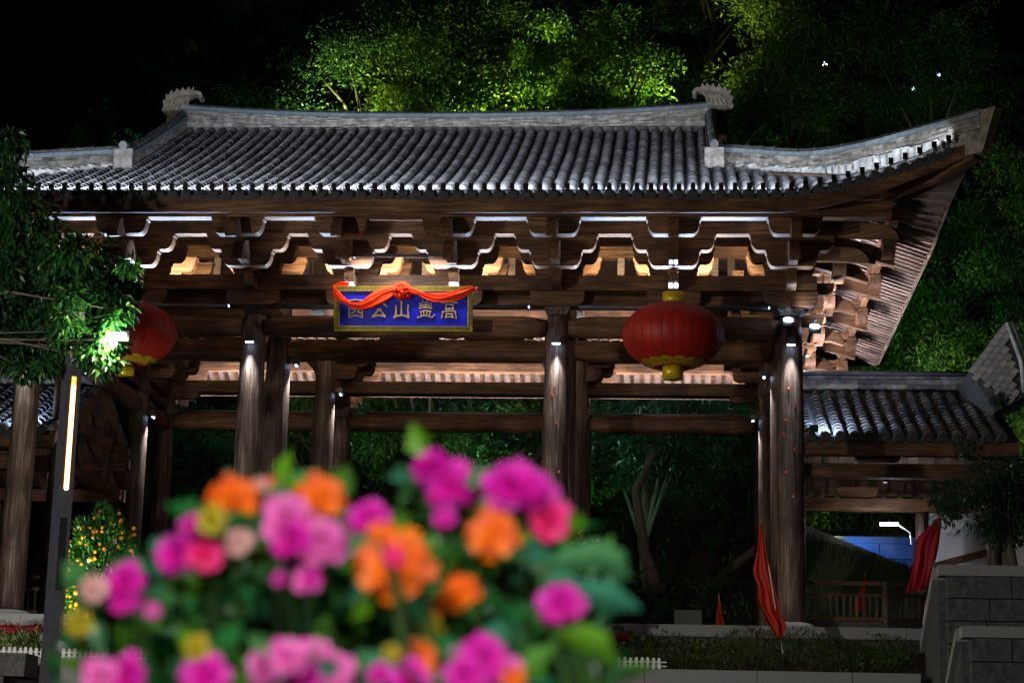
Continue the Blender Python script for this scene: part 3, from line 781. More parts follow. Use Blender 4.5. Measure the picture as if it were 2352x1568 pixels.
# ================================================================== platform, kerbs, beds
plat = tag(MB().box((0,6.4,-.45),(60,15.6,.62)).build('gate_platform', paving_m), kind='structure')
kerb = tag(inst('platform_edge', None, None, (0,0,0)), kind='structure')
x = -24.0; k = 0
while x < 22:
    L = rnd.uniform(1.5,2.1)
    MB().box((0,0,0),(L-.012,.42,.25)).build('kerb_stone', granite_m, kerb, (x+L/2, -1.45+rnd.uniform(-.006,.006), -.215))
    MB().box((0,0,0),(L-.012,.30,.55)).build('kerb_stone', granite_d, kerb, (x+L/2+.3, -1.40, -.61))
    x += L
low = tag(inst('planter_kerb', None, None, (0,0,0)), kind='structure')
x = -24.0
while x < 11.0:
    L = rnd.uniform(1.7,2.3); L = min(L, 11.0-x) if 11.0-x > .3 else 11.0-x
    MB().box((0,0,0),(L-.014,.40,.30)).build('kerb_stone', granite_m, low, (x+L/2, -5.0+rnd.uniform(-.008,.008), -1.42))
    MB().box((0,0,0),(L-.014,.34,.75)).build('kerb_stone', granite_m, low, (x+L/2-.7, -5.02, -1.945))
    x += L
# dark stepped blocks at the far left below the pickets
sb = thing('stepped_stone_block', 'dark weathered stone blocks stepping down beside the planter kerb', 'stone', (-6.6,-6.2,-1.6))
for dx, dz, L in ((0,.10,1.5),(-.25,-.36,1.2),(.15,-.82,1.5)):
    MB().box((0,0,0),(L,.8,.44)).build('block', granite_d, sb, (dx-.4,0,dz))
# granite stair walls at the right
def stair_wall(name, u, v, y, label, H, D):
    p = at(u, v, y); t = thing(name, label, 'wall', (p.x, y, p.z))
    n = 3
    for i in range(n):
        MB().box((0,0,0),(1.95,.46,.20)).build('cap_stone', granite_m, t, (-.06+.98+1.96*i, .15, -.10))
    for r in range(int(H/.42)):
        x = 0.0; i = 0
        while x < 5.6:
            L = rnd.uniform(.7,1.3); MB().box((0,0,0),(L-.02,.40,.40)).build('stone', granite_d, t, (.10+x+L/2, .18+rnd.uniform(-.012,.012), -.41-.42*r)); x += L
    # sloping cheek with its own cap, falling away behind the front face
    MB().prism([(0,-.02),(D,-.02-D*.55),(D,-.24-D*.55),(0,-.24)], 'x', -.12, .20).build('cheek_cap', granite_m, t, (0,.36,0))
    MB().prism([(0,-.24),(D,-.24-D*.55),(D,-H-.6),(0,-H-.6)], 'x', -.02, .16).build('cheek', granite_d, t, (0,.36,0))
    return t
stair_wall('stair_wall', 2162, 1297, -6.6, 'upper granite stair wall with a flat cap below the dark bush', 1.9, 2.2)
stair_wall('stair_wall', 2216, 1437, -8.6, 'lower granite stair wall stepping down in front of the upper one', 2.2, 1.8)

# white picket edging
pk_me = MB().prism([(-.033,0),(.033,0),(.033,.20),(.024,.232),(.010,.246),(-.010,.246),(-.024,.232),(-.033,.20)], 'y', -.008, .008).mesh('picket', picket_m)
def pickets(x0, x1, y, z, label):
    t = thing('picket_fence', label, 'fence', ((x0+x1)/2, y, z)); n = int((x1-x0)/.112)
    for i in range(n): inst('picket', pk_me, t, (x0-(x0+x1)/2+.112*i, rnd.uniform(-.006,.006), rnd.uniform(-.012,.004)), (0,rnd.uniform(-.03,.03),0))
    for z_ in (.07,.15): MB().box((0,.014,z_),(x1-x0,.012,.022)).build('rail', picket_m, t)
pickets(-7.3, -3.4, -5.1, -1.30, 'white picket edging in front of the poinsettias')
pickets(3.6, 6.1, -5.1, -1.28, 'white picket edging in front of the dark shrub bed')

# ================================================================== square street lamp at the left
PX, PY = -5.31, -8.0
sl = thing('street_lamp', 'square dark steel street lamp with glowing light slots', 'street lamp', (PX,PY,-2.52), math.radians(38)); sl.scale = (.949,)*3
pw = .30
MB().box((0,0,4.2),(pw,pw,8.4)).build('post', iron_m, sl)
MB().box((0,0,.05),(.5,.5,.1)).build('base_plate', iron_m, sl)
slot = plain('glowing_diffuser', (.9,.85,.8), .5, emit=(1.0,.93,.86), strength=8.0)
edge_m = plain('amber_diffuser_edge', (.9,.4,.05), .5, emit=(1.0,.28,.02), strength=3.2)
MB().box((0,-pw/2-.004,5.48),(.062,.012,2.10)).build('diffuser', slot, sl)
MB().box((0,-pw/2-.003,6.62),(.08,.010,.20)).box((-.040,-pw/2-.003,5.5),(.018,.010,2.1)).box((.040,-pw/2-.003,5.5),(.018,.010,2.1)).build('diffuser_edge', edge_m, sl)
MB().box((0,-pw/2-.003,3.15),(.15,.008,1.45)).build('dark_slot', black_m, sl)
hp = Vector(at(268,770,-8.35))
hd = thing('floodlight', 'three-bulb floodlight glaring among the leaves beside the street lamp', 'lamp', hp)
MB().box((0,.10,0),(.46,.14,.20)).tube([(-.1,.12,0),(-.7,.16,-.06)], .03, 8).build('housing', black_m, hd)
glare = plain('bulb_glass', (.9,.9,.9), .3, emit=(.88,.95,1.0), strength=16)
for dx in (-.12,0,.12): MB().lathe([(.01,-.06),(.05,-.045),(.065,0),(.05,.045),(.01,.06)], 14).build('bulb', glare, hd, (dx,.0,0), smooth=True)
light('POINT', 'bulb_light', (-.05,-.16,-.14), 190, (.95,1.0,.5), size=.08, parent=hd)

# ================================================================== flags
def smooth_poly(P, t):
    f = t*(len(P)-1); k = min(int(f), len(P)-2); f -= k
    p0, p1, p2, p3 = P[max(k-1,0)], P[k], P[k+1], P[min(k+2,len(P)-1)]
    return tuple(.5*((2*b)+(c-a)*f+(2*a-5*b+4*c-d)*f*f+(3*b-a-3*c+d)*f**3) for a,b,c,d in zip(p0,p1,p2,p3))
def flag(y, top, foot, L, R, label, m, seed, thk=.012, amp=.05):
    """a stick from foot to top and a cloth hanging between a free edge L and a hoist edge R (seen outline at depth y)"""
    base = at(*foot, y); t = thing('red_flag', label, 'flag', base)
    MB().tube([(0,0,0), tuple(at(*top, y)-base)], thk, 6).build('pole', picket_m, t)
    q = random.Random(seed); ph = [q.random()*6 for _ in range(3)]
    def fn(u, v):
        a, b = smooth_poly(L, u), smooth_poly(R, u); p = at(a[0]+(b[0]-a[0])*v, a[1]+(b[1]-a[1])*v, y) - base
        p.y += -.02 - amp*(math.sin(v*11+ph[0]+u*3)*.6+math.sin(v*21+ph[1]-u*4)*.4)*(.3+.7*u) - amp*.5*math.sin(u*9+ph[2]); return p
    g = MB(); g.grid(fn, 36, 22); g.build('cloth', m, t, smooth=True)
    return t
def cloth_mat(name, c1, c2, tr=.35):
    m = noisy(name, c1, c2, 3, rough=.6, bump=.15, bscale=18); N = m.node_tree.nodes; L = m.node_tree.links
    t = N.new('ShaderNodeBsdfTranslucent'); t.inputs[0].default_value = (*c2,1); mx = N.new('ShaderNodeMixShader'); mx.inputs[0].default_value = tr
    L.new(N['Principled BSDF'].outputs[0], mx.inputs[1]); L.new(t.outputs[0], mx.inputs[2]); L.new(mx.outputs[0], N['Material Output'].inputs[0]); return m
flag_m = cloth_mat('flag_red', (.55,.02,.008), (.75,.045,.012)); flag2_m = cloth_mat('flag_crimson', (.45,.012,.03), (.6,.02,.05), .5)
flag(-3.0, (1748,1195), (1799,1505), [(1747,1198),(1738,1270),(1730,1312),(1741,1345),(1740,1380),(1762,1425),(1788,1474)], [(1749,1198),(1759,1260),(1772,1320),(1784,1370),(1797,1420),(1806,1438),(1790,1476)],
     'tall limp orange-red flag on a leaning stick before the corner column', flag_m, 2)
flag(-4.4, (2168,1165), (2120,1430), [(2163,1180),(2130,1212),(2104,1240),(2098,1290),(2090,1330),(2078,1363)], [(2168,1176),(2160,1220),(2154,1262),(2146,1300),(2134,1338),(2126,1354)],
     'wide crimson flag hanging before the white wall', flag2_m, 5, amp=.09)
flag(1.0, (1650,1362), (1666,1460), [(1649,1372),(1646,1405),(1642,1440)], [(1651,1370),(1658,1405),(1666,1440)], 'small red pennant on the platform before the dark shrubs', flag_m, 7, .008, .03)
flag(6.0, (1987,1312), (1989,1430), [(1985,1322),(1975,1360),(1957,1400)], [(1988,1320),(1988,1360),(1989,1402)], 'small orange-red flag standing behind the timber balustrade', flag_m, 9, .01, .05)
flag(6.2, (2122,1370), (2133,1425), [(2122,1374),(2121,1390),(2121,1404)], [(2123,1374),(2128,1390),(2133,1406)], 'tiny red flag at the end of the timber balustrade', flag_m, 10, .008, .02)
flag(-3.4, (303,1262), (336,1395), [(302,1268),(304,1295),(312,1320),(326,1345)], [(305,1266),(318,1295),(330,1322),(332,1346)], 'narrow orange-red flag beside the kumquat tree', flag_m, 12, .008, .03)
# ================================================================== side galleries
def gallery(sx, x0, x1, label, nsing):
    t = thing('side_gallery', label, 'gallery', (0,0,0))
    yr, ye, zr, ze, yb = 6.4, 2.2, 6.72, 4.70, 10.6
    A = (x0+x1)/2; L = x1-x0
    def slope(y): 
        f = (y-ye)/(yr-ye) if y <= yr else (yb-y)/(yb-yr)
        return ze + (zr-ze)*(.86*f+.14*f*f)
    rf = MB(); rf.grid(lambda u,v: (sx*(x0+L*u), ye+(yr-ye)*v, slope(ye+(yr-ye)*v)-.06), 2, 8); rf = rf.build('tiled_roof', pan_m, t)
    g = MB(); g.grid(lambda u,v: (sx*(x0+L*u), yr+(yb-yr)*v, slope(yr+(yb-yr)*v)-.06), 2, 8); g.build('roof_slope', pan_m, t)
    g = MB(); g.grid(lambda u,v: (sx*(x0+L*u), ye+.05+(yb-ye-.1)*v, slope(ye+.05+(yb-ye-.1)*v)-.14), 2, 16); g.build('ceiling_boards', board_m, t)
    tile_rows(None, [x0+.2+.342*i for i in range(int((L-.1)/.342))], lambda a: [Vector((sx*a, ye+(yr-.15-ye)*i/8, slope(ye+(yr-.15-ye)*i/8))) for i in range(9)], .30, rf, nsing, .14, True, .342, 1.12)
    # rafters, both slopes
    rm = MB().box((.5,0,0),(1,.13,.10)).mesh('rafter', wood_pale)
    n = int(L/.40)
    for i in range(n):
        x = sx*(x0+.2+L*i/n)
        for ya, yb_ in ((yr, ye+.1), (yr, yb-.1)):
            p = Vector((x,ya,slope(ya)-.21)); q = Vector((x,yb_,slope(yb_)-.21)); d = q-p
            inst('rafter', rm, t, p, d.to_track_quat('X','Z').to_euler(), (d.length,1,1))
    for y in (3.6, 9.2):
        MB().box((0,0,0),(L,.26,.34)).build('beam', wood_x, t, (sx*A,y,4.12)); MB().box((0,0,0),(L,.18,.22)).build('purlin', wood_x, t, (sx*A,y,slope(y)-.38))
        for x in ([x0+.3, x0+3.6, x0+7.6] if y > 5 else [x0+4.6, x0+8.6]):
            if x < x1: MB().lathe([(.17,0),(.17,4.0)], 16).build('post', wood_z, t, (sx*x,y,-.1), smooth=True)
        for x in (x0+1.9, x0+4.6):
            if x < x1:
                MB().prism(arm_poly(.55,.28,.2), 'y', -.09, .09).build('arm', wood_x, t, (sx*x,y,4.32))
    MB().box((0,0,0),(L,.3,.3)).build('fascia', wood_x, t, (sx*A, ye+.2, ze-.26))
    for ry, b, h in ((0,.30,.13),(0,.25,.12),(0,.28,.10)): pass
    g = MB(); nb = int(L/.42)
    for r, (th, h, z) in enumerate(((.34,.14,zr+.03),(.30,.13,zr+.17),(.36,.07,zr+.275))):
        for i in range(nb): g.box((sx*(x0+L*(i+.5)/nb), yr, z), (L/nb*.985, th*rnd.uniform(.97,1.03), h*.95))
    tag(g.build('ridge_course', course_m, t), kind='stuff')
    MB().tube([(sx*x0,yr,zr+.40),(sx*x1,yr,zr+.40)], .085, 10).build('ridge_cap', tile_m, t, smooth=True)
    # open gable truss facing the hall
    X = sx*x0
    for y1 in (ye, yb):
        P = [Vector((X-sx*.05, yr, zr-.05)), Vector((X-sx*.05, (yr+y1)/2, slope((yr+y1)/2)-.08)), Vector((X-sx*.05, y1, ze-.05))]
        g = MB()
        for p, q in zip(P, P[1:]):
            g.add([p+Vector((sx*e,0,z)) for p_ in (p,q) for e in (0,.07) for z in (0,-.34) for p in (p_,)], [(0,1,5,4),(2,6,7,3),(0,4,6,2),(1,3,7,5),(0,2,3,1),(4,5,7,6)])
        g.build('bargeboard', wood_y, t)
        g = MB(); d = (P[2]-P[0])
        for i in range(16):
            c = P[0].lerp(P[1], i/8) if i < 8 else P[1].lerp(P[2], (i-8)/8); e = (P[1]-P[0]).normalized()*.27 if i < 8 else (P[2]-P[1]).normalized()*.27
            g.tube([c+Vector((sx*.06,0,.10)), c+e+Vector((sx*.06,0,.10))], [.10,.085], 9)
        g.build('verge_tile_run', tile_m, t)
    for z, y0_, y1_ in ((4.12,3.4,9.4),(5.3,4.7,8.1)): MB().box((0,0,0),(.2,y1_-y0_,.3)).build('tie_beam', wood_y, t, (X+sx*.15,(y0_+y1_)/2,z))
    for y, z0, z1 in ((6.4,5.4,6.5),(5.2,4.2,5.9),(7.6,4.2,5.9)): MB().box((0,0,0),(.16,.2,z1-z0)).build('king_post', wood_z, t, (X+sx*.15,y,(z0+z1)/2))
    return t
gal_r = gallery(1, 9.25, 14.3, 'tiled side gallery running off to the right of the hall', 4)
gal_l = gallery(-1, 8.9, 18.0, 'tiled side gallery running off to the left of the hall', 3)
# flood washing each gallery roof
for sx, xx in ((1, 9.5), (-1, 9.3)):
    t = thing('roof_floodlight', 'small floodlight washing the %s gallery roof tiles' % ('right-hand' if sx > 0 else 'left-hand'), 'lamp', (sx*xx, 1.95, 4.85))
    MB().box((0,0,0),(.2,.12,.16)).box((0,.12,-.1),(.04,.2,.04)).build('housing', black_m, t)
    light('SPOT', 'wash', (sx*.12,.08,.10), 110, COOL, (sx*1.6,2.6,1.35), .05, angle=110, blend=.7, parent=t)
# left gallery truss glow comes from a lamp under the roof
for sx in (-1, 1):
    t = thing('ceiling_lamp', 'small lamp on the tie beam inside the %s gallery' % ('right-hand' if sx > 0 else 'left-hand'), 'lamp', (sx*11.6, 6.4, 4.35))
    MB().lathe([(.06,-.05),(.08,0),(.06,.06)], 12).build('housing', iron_m, t)
    light('POINT', 'glow', (0,0,.14), 7, (1.0,.72,.55), size=.06, parent=t)
# timber balustrade between hall and gallery
def balustrade(x0, x1, y, z, label):
    t = thing('balustrade', label, 'railing', ((x0+x1)/2,y,z)); L = x1-x0
    for zz, h in ((.90,.10),(.62,.07),(.06,.09)): MB().box((0,0,0),(L,.10,h)).build('rail', wood_x, t, (0,0,zz))
    b = MB().box((0,0,.34),(.055,.055,.5)).mesh('baluster', wood_z); n = int(L/.155)
    for i in range(n): inst('baluster', b, t, (-L/2+.08+.155*i,0,0))
    for i in range(3): MB().box((0,0,.45),(.13,.13,1.0)).build('post', wood_z, t, (-L/2+.05+(L-.1)*i/2,0,0))
    MB().box((0,0,0),(L,.3,.9)).build('plinth_wall', granite_d, t, (0,.1,-.45))
balustrade(9.1, 13.4, 3.5, .50, 'dark timber balustrade to the right of the corner column')
balustrade(-13.5, -9.1, 3.5, .35, 'dark timber balustrade to the left of the hall behind the pillar')

# ================================================================== right background: slope, stair wall, white house
wh = thing('white_house', 'white plastered wall with brown timber frame behind the right-hand gallery', 'house', (14.9,11.6,-.3))
MB().box((0,0,2.9),(3.6,.3,5.8)).build('wall', white_m, wh, (.25,0,0))
MB().box((0,0,1.95),(.26,.26,3.9)).build('post', wood_z, wh, (-1.75,-.25,.3))
MB().prism([(-1.7,3.1),(.6,3.75),(.6,3.55),(-1.7,2.9)], 'y', -.22, -.16).build('rail', wood_x, wh)
bw = thing('retaining_wall', 'blue-lit stone retaining wall beyond the gallery', 'wall', (12.6,18,1.7))
P0 = at(1955,1222,17); 
for r in range(5):
    x = -2.2 + (r%2)*.4
    while x < 3.2:
        L = rnd.uniform(.8,1.3); MB().box((0,0,0),(L-.03,.4,.46)).build('stone', granite_m, bw, (x+L/2,rnd.uniform(-.015,.015),.3+.49*r)); x += L
MB().box((0,0,0),(6.5,.55,.2)).build('cap_stone', granite_m, bw, (.6,-.03,2.60))
t = thing('blue_floodlight', 'blue floodlight washing the stone retaining wall', 'lamp', (11.2,16.9,3.2))
MB().box((0,0,0),(.25,.12,.2)).build('housing', black_m, t)
light('SPOT', 'blue_wash', (0,.1,.1), 90, (.04,.22,1.0), (1.5,1.2,.6), .06, angle=110, blend=.8, parent=t)
st = tag(MB().prism([(9.6,-.6),(9.6,4.75),(13.6,3.15),(13.6,2.75),(9.6,4.35),(9.6,-.6)], 'y', 16.0, 16.4).build('stair_cheek_wall', granite_m), 'pale stone cheek wall slanting down before the retaining wall', 'wall')
# raked brick gable of the next building, just showing at the right edge
rg = thing('brick_gable', 'raked grey brick gable with a pale coping past the right-hand gallery', 'gable', (13.5,3.3,5.5))
PG = [(-.18,1.06),(.72,2.26),(1.02,.52),(.44,.02)]
MB().prism([(PG[0][0]+.03,PG[0][1]),(PG[1][0],PG[1][1]-.05),(PG[2][0]+.3,PG[2][1]),(PG[3][0],PG[3][1]+.05)], 'y', .03, 2.2).build('wall', granite_d, rg)
def inpoly(x, z):
    c = True
    for (x0,z0),(x1,z1) in zip(PG, PG[1:]+PG[:1]):
        if (x1-x0)*(z-z0)-(z1-z0)*(x-x0) > 0: c = False
    return c
e1 = Vector((.90,0,1.20)).normalized(); e2 = Vector((1.20,0,-.90)).normalized()
brick_m = noisy('gable_brick', (.16,.15,.13), (.40,.38,.34), 4, rough=.8, bump=.3, island=.3)
M3 = Matrix((e1, Vector((0,1,0)), e2)).transposed()
for i in range(9):
    for j in range(-1, 8):
        c = Vector((-.18,0,1.06)) + e1*(.11+.205*i-(j%2)*.1) + e2*(.08+.16*j)
        if inpoly(c.x, c.z): MB().box((0,0,0),(.196,.10,.152),M3).build('brick', brick_m, rg, (c.x, rnd.uniform(0,.02), c.z))
for off in (.03,.17): MB().tube([(.74+off,-.02,2.24),(1.04+off,-.04,1.3),(1.10+off,-.02,.5)], [.05,.055,.06], 10).build('coping', mortar_m if off < .1 else tile_m, rg, smooth=True)
# white lamp under the gallery
lp = at(2042,1203,8.4); t = thing('tube_lamp', 'bright white tube lamp on an arm beside the gallery post', 'lamp', lp)
MB().box((0,0,0),(.46,.08,.07)).build('tube', plain('tube_glow', (1,1,1), .4, emit=(.8,.88,1.0), strength=18), t)
MB().tube([(.2,0,.02),(.55,.1,-.2),(.6,.2,-.5)], .02, 6).build('arm', picket_m, t)
light('POINT', 'tube_light', (.1,.0,-.10), 14, (.75,.82,1.0), size=.08, parent=t)

# ================================================================== vegetation helpers
leaf_hill = foliage('hill_leaves', [(.030,.075,.012), (.055,.12,.018), (.09,.16,.02), (.045,.10,.03)], .35)
leaf_hill2 = foliage('hill_leaves_blue', [(.018,.055,.022), (.035,.085,.028), (.025,.07,.04)], .35)
leaf_hill3 = foliage('hill_leaves_olive', [(.035,.075,.012), (.07,.12,.016), (.10,.14,.02), (.045,.09,.02)], .35)
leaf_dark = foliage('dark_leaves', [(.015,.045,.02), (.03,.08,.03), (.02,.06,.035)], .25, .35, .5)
leaf_near = foliage('near_leaves', [(.012,.06,.025), (.03,.12,.015), (.012,.07,.04), (.06,.16,.010)], .5, .35, .5)
leaf_citrus = foliage('citrus_leaves', [(.02,.10,.015), (.035,.15,.02), (.06,.20,.02)], .3, .22, .6)
leaf_shrub = foliage('bed_shrub', [(.035,.07,.012), (.08,.11,.02), (.05,.08,.02)], .3)
def uvec(q): 
    z = q.uniform(-1,1); a = q.uniform(0,2*PI); r = math.sqrt(1-z*z); return Vector((r*math.cos(a), r*math.sin(a), z))
def crown(q, R, c, ncl, nlf, L, W, cr=.26, droop=.4, hollow=.45):
    """leaf clumps spread through an ellipsoid R round c; returns leaves mesh builder and clump centres"""
    g = MB(); cen = []; R = Vector(R); c = Vector(c)
    for i in range(ncl):
        d = uvec(q); r = q.uniform(hollow,1.0)
        if d.z < -.6: d.z *= .5
        p = c + Vector((d.x*R.x, d.y*R.y, d.z*R.z))*r*q.uniform(.85,1.12); cen.append(p)
        rad = (R.x+R.y+R.z)/3*cr*q.uniform(.6,1.35); out = (p-c).normalized()
        for k in range(int(nlf*q.uniform(.6,1.4))):
            e = uvec(q); pp = p + Vector((e.x,e.y,e.z*.62))*rad*q.random()**.45
            dr = (e*.5 + out*.35 + Vector((0,0,-droop*q.random())) + uvec(q)*.9)
            g.leaf(pp, dr, (uvec(q)*.6+Vector((0,0,1))), L*q.uniform(.6,1.3), W*q.uniform(.7,1.2))
    return g, cen
def trunk(q, h, r, cen, c, base=(0,0,0), nb=9, lean=(0,0)):
    g = MB(); b = Vector(base); top = Vector((c[0]*.6+lean[0], c[1]*.6+lean[1], h)) 
    mid = b.lerp(top, .5) + Vector((q.uniform(-.3,.3), q.uniform(-.2,.2), 0))
    g.tube([b, b.lerp(mid,.5), mid, top], [r*1.25, r, r*.85, r*.6], 9)
    for p in q.sample(cen, min(nb, len(cen))):
        s = mid.lerp(top, q.random()); m_ = s.lerp(p,.55)+Vector((0,0,.25*(p-s).length*q.uniform(-.1,.5)))
        g.tube([s, m_, p], [r*.42, r*.28, r*.08], 6)
    return g
def make_tree(seed, h, R, cz, ncl, nlf, L, W, leaf, label, name='broadleaf_tree', group=None, loc=(0,0,0), r=.22, droop=.4, hollow=.45, cr=.26, nb=9):
    q = random.Random(seed); t = thing(name, label, 'tree', loc, 0, group)
    g, cen = crown(q, R, (0,0,cz), ncl, nlf, L, W, cr, droop, hollow)
    g.build('crown', leaf, t); trunk(q, h, r, cen, (0,0,cz), nb=nb).build('trunk', bark_m, t, smooth=True)
    return t
# --- trees on the hillside behind the gate
GH = 'trees on the hillside'
protos = [make_tree(21+i, 6+i*.6, (3.6+.4*i, 3.2, 3.6+.3*i), 7.2+.5*i, (66,52,78,58)[i], (230,250,180,210)[i], (.21,.17,.24,.27)[i], (.10,.09,.09,.075)[i], (leaf_hill,leaf_hill2,leaf_hill3,leaf_hill)[i], '', group=GH, loc=(0,300,-50)) for i in range(4)]
LBL = ['broad leafy tree on the dark hillside behind the gate roof', 'tall leafy tree high on the floodlit hillside above the roof ridge', 'dense green tree beyond the right-hand gallery roof']
spots = []
for (y, x0, x1, n, lab) in ((23.5,-17,20,9,0),(29,-18,21,9,0),(36,-18,19,9,0),(43,-17,17,9,1),(50,-16,16,9,1)):
    for i in range(n): spots.append((x0+(x1-x0)*i/(n-1)+rnd.uniform(-1.4,1.4), y+rnd.uniform(-1.8,1.8), rnd.uniform(.85,1.2), lab))
spots += [(15.5,22.5,.7,2),(18.5,22.5,.8,2),(21.5,23,.9,2),(16.8,25.5,.9,2),(24,26,1.1,2),(-20,26,.8,0),(-18,24,.85,0)]
for i, (x, y, s, lab) in enumerate(spots):
    t = copy_tree(protos[i%4]); t.location = (x, y, gh(x,y)-.3); t.rotation_euler = (0,0,rnd.random()*6.28); t.scale = (s,s,s*rnd.uniform(.9,1.1)); t['label'] = LBL[lab]; t['group'] = GH if lab != 2 else 'trees beyond the gallery'
for p in protos:
    for ch in list(p.children): bpy.data.objects.remove(ch)
    bpy.data.objects.remove(p)
# undergrowth on the slope: one mass
q = random.Random(77); g = MB()
for i in range(16000):
    x, y = q.uniform(-24,26), q.uniform(20.5,46); p = Vector((x,y,gh(x,y)+q.uniform(0,1.3)*q.random()))
    g.leaf(p, uvec(q)+Vector((0,-.3,.5)), Vector((0,0,1))+uvec(q)*.7, q.uniform(.25,.5), q.uniform(.08,.15))
tag(g.build('hillside_undergrowth', leaf_hill), 'leafy undergrowth covering the hillside between the trees', 'undergrowth', kind='stuff')
# floodlights on the slope, hidden behind the roof
def ground_flood(loc, aim, e, c, ang, lab):
    t = thing('ground_floodlight', lab, 'lamp', loc); MB().box((0,0,0),(.35,.25,.3)).tube([(0,0,0),(0,0,-1.2)], .03, 6).build('housing', black_m, t)
    d = (Vector(aim)-Vector(loc)).normalized(); p = d*.35
    light('SPOT', 'flood', p, e, c, p+d*5, .15, angle=ang, blend=.8, parent=t)
ground_flood((-9.0,39.5,23.5), (-9,48,37), 2800, (.80,1.0,.22), 110, 'mast floodlight lighting the upper hillside trees, behind the left ridge end')
ground_flood((-1.5,40.5,24.0), (-2,47,38), 4200, (.80,1.0,.20), 110, 'mast floodlight lighting the upper hillside trees, behind the ridge middle')
ground_flood((6,40.5,24.0), (5,47,38), 2900, (.85,1.0,.22), 110, 'mast floodlight lighting the upper hillside trees, behind the right ridge end')
ground_flood((-13,17.5,12.0), (-10,36,20), 800, (.15,1.0,.75), 120, 'teal floodlight behind the hall aimed at the trees to the left')
ground_flood((9,18,13.5), (11,36,21), 950, (.35,1.0,.40), 120, 'floodlight behind the hall aimed at the trees to the right')
ground_flood((0,17.5,1.2), (-1,29,15), 2500, (.35,1.0,.62), 110, 'ground floodlight behind the hall aimed at the lower trees')
ground_flood((14.2,13.6,7.7), (19,26,12), 1200, (.8,1.0,.6), 85, 'ground floodlight beside the retaining wall aimed at the green trees')

# far lamps twinkling on the hill
for (u, v, y, c, e, lab) in ((2155,171,62,(.25,.35,1.0),9,'tiny blue lamp high on the dark hill'), (1895,148,58,(.9,1.0,.95),5,'tiny white lamp among the hillside leaves'), (2098,203,60,(.6,.9,.9),3,'faint pale lamp low on the dark hill')):
    p = at(u, v, y); t = thing('hill_lamp', lab, 'lamp', (p.x,p.y,p.z-3)); MB().tube([(0,0,0),(0,0,2.9)], .05, 6).build('post', iron_m, t)
    MB().lathe([(.02,-.14),(.12,-.08),(.14,0),(.12,.08),(.02,.14)], 10).build('globe', plain('hill_globe', (.8,.8,.8), .4, emit=c, strength=e), t, (0,0,3))
# --- dark planting seen through the hall
def shrub(seed, loc, R, n, leaf, label, L=.22, W=.07, group=None):
    q = random.Random(seed); t = thing('shrub', label, 'shrub', loc, 0, group)
    g, cen = crown(q, R, (0,0,R[2]), 14, n//14, L, W, .42, .2, .2); g.build('foliage', leaf, t); trunk(q, R[2]*.7, .05, cen, (0,0,R[2]), nb=6).build('stem', bark_m, t)
    return t
for i, (x, y, s) in enumerate([(-3.5,17.5,1.3),(-.2,18.3,1.5),(2.6,17.8,1.2),(5.3,18.0,1.6),(7.6,17.2,1.5),(9.6,18.6,1.4),(6.3,16.2,1.0),(3.9,15.9,.9),(8.3,15.6,1.0)]):
    shrub(200+i, (x,y,-.3), (1.5*s,1.0*s,1.25*s), 2600, leaf_dark, 'dark rounded shrub in the shade behind the hall', group='shrubs behind the hall')
FT = [('forked tree with bare pale limbs seen through the middle bay', -1.0, 20.5, [(0,0,0),(.1,0,2.6),(-.5,0,4.6),(-1.3,0,7.2)], [(.1,0,2.4),(1.0,0,4.4),(1.9,0,6.6),(3.4,0,8.4)]),
      ('forked tree with a crooked trunk seen through the right-hand bay', 6.5, 20.0, [(0,0,0),(-.3,0,2.0),(-1.2,0,4.4),(-1.5,0,6.4),(-.6,0,8.4)], [(-.2,0,1.8),(1.4,0,3.8),(3.0,0,5.0),(4.4,0,7.2)])]
for k, (lab, x, y, p1, p2) in enumerate(FT):
    t = thing('forked_tree', lab, 'tree', (x,y,-.3)); g = MB(); g.tube(p1, [.30,.25,.2,.15,.1][:len(p1)], 10); g.tube(p2, [.22,.18,.14,.1][:len(p2)], 9)
    g.build('trunk', bark_m, t, smooth=True); q = random.Random(400+k)
    c, cen = crown(q, (3.6,2.2,2.0), (0,.6,8.6), 34, 80, .34, .11, leaf_dark and .26, .4, .3); c.build('crown', leaf_dark, t)
def fan(q, g, p, d, n, L):
    for i in range(n):
        a = -1.2+2.4*i/(n-1); r = d.cross(Vector((0,0,1))).normalized(); v = d*math.cos(a)+r*math.sin(a)
        g.leaf(p, v+Vector((0,0,-.15)), Vector((0,0,1)), L*q.uniform(.8,1.1), L*.10)
for k, (x,y,h,lab) in enumerate(((-2.6,16.8,4.6,'fan palm with ragged fronds seen between the inner columns'),(1.6,17.2,5.6,'fan palm rising behind the middle bay lintel'),(4.2,16.6,2.6,'low palm with bright fronds beside the column at the right-hand bay'))):
    t = thing('fan_palm', lab, 'palm', (x,y,-.3)); q = random.Random(500+k); MB().tube([(0,0,0),(.1,0,h*.5),(0,0,h)], [.13,.11,.09], 9).build('trunk', bark_m, t)
    g = MB()
    for i in range(18):
        a = q.uniform(0,2*PI); d = Vector((math.cos(a), math.sin(a)*.8, q.uniform(-.2,.9))).normalized(); s = Vector((0,0,h)); e = s+d*q.uniform(.6,1.1)
        g.tube([s, s.lerp(e,.5)+Vector((0,0,.08)), e], .012, 5); fan(q, g, e, d, 14, q.uniform(.55,.8))
    g.build('fronds', leaf_hill, t)
ground_flood((3.0,14.9,.6), (4.4,17.2,2.6), 200, (.8,1.0,.6), 90, 'small garden spotlight among the shrubs behind the hall')
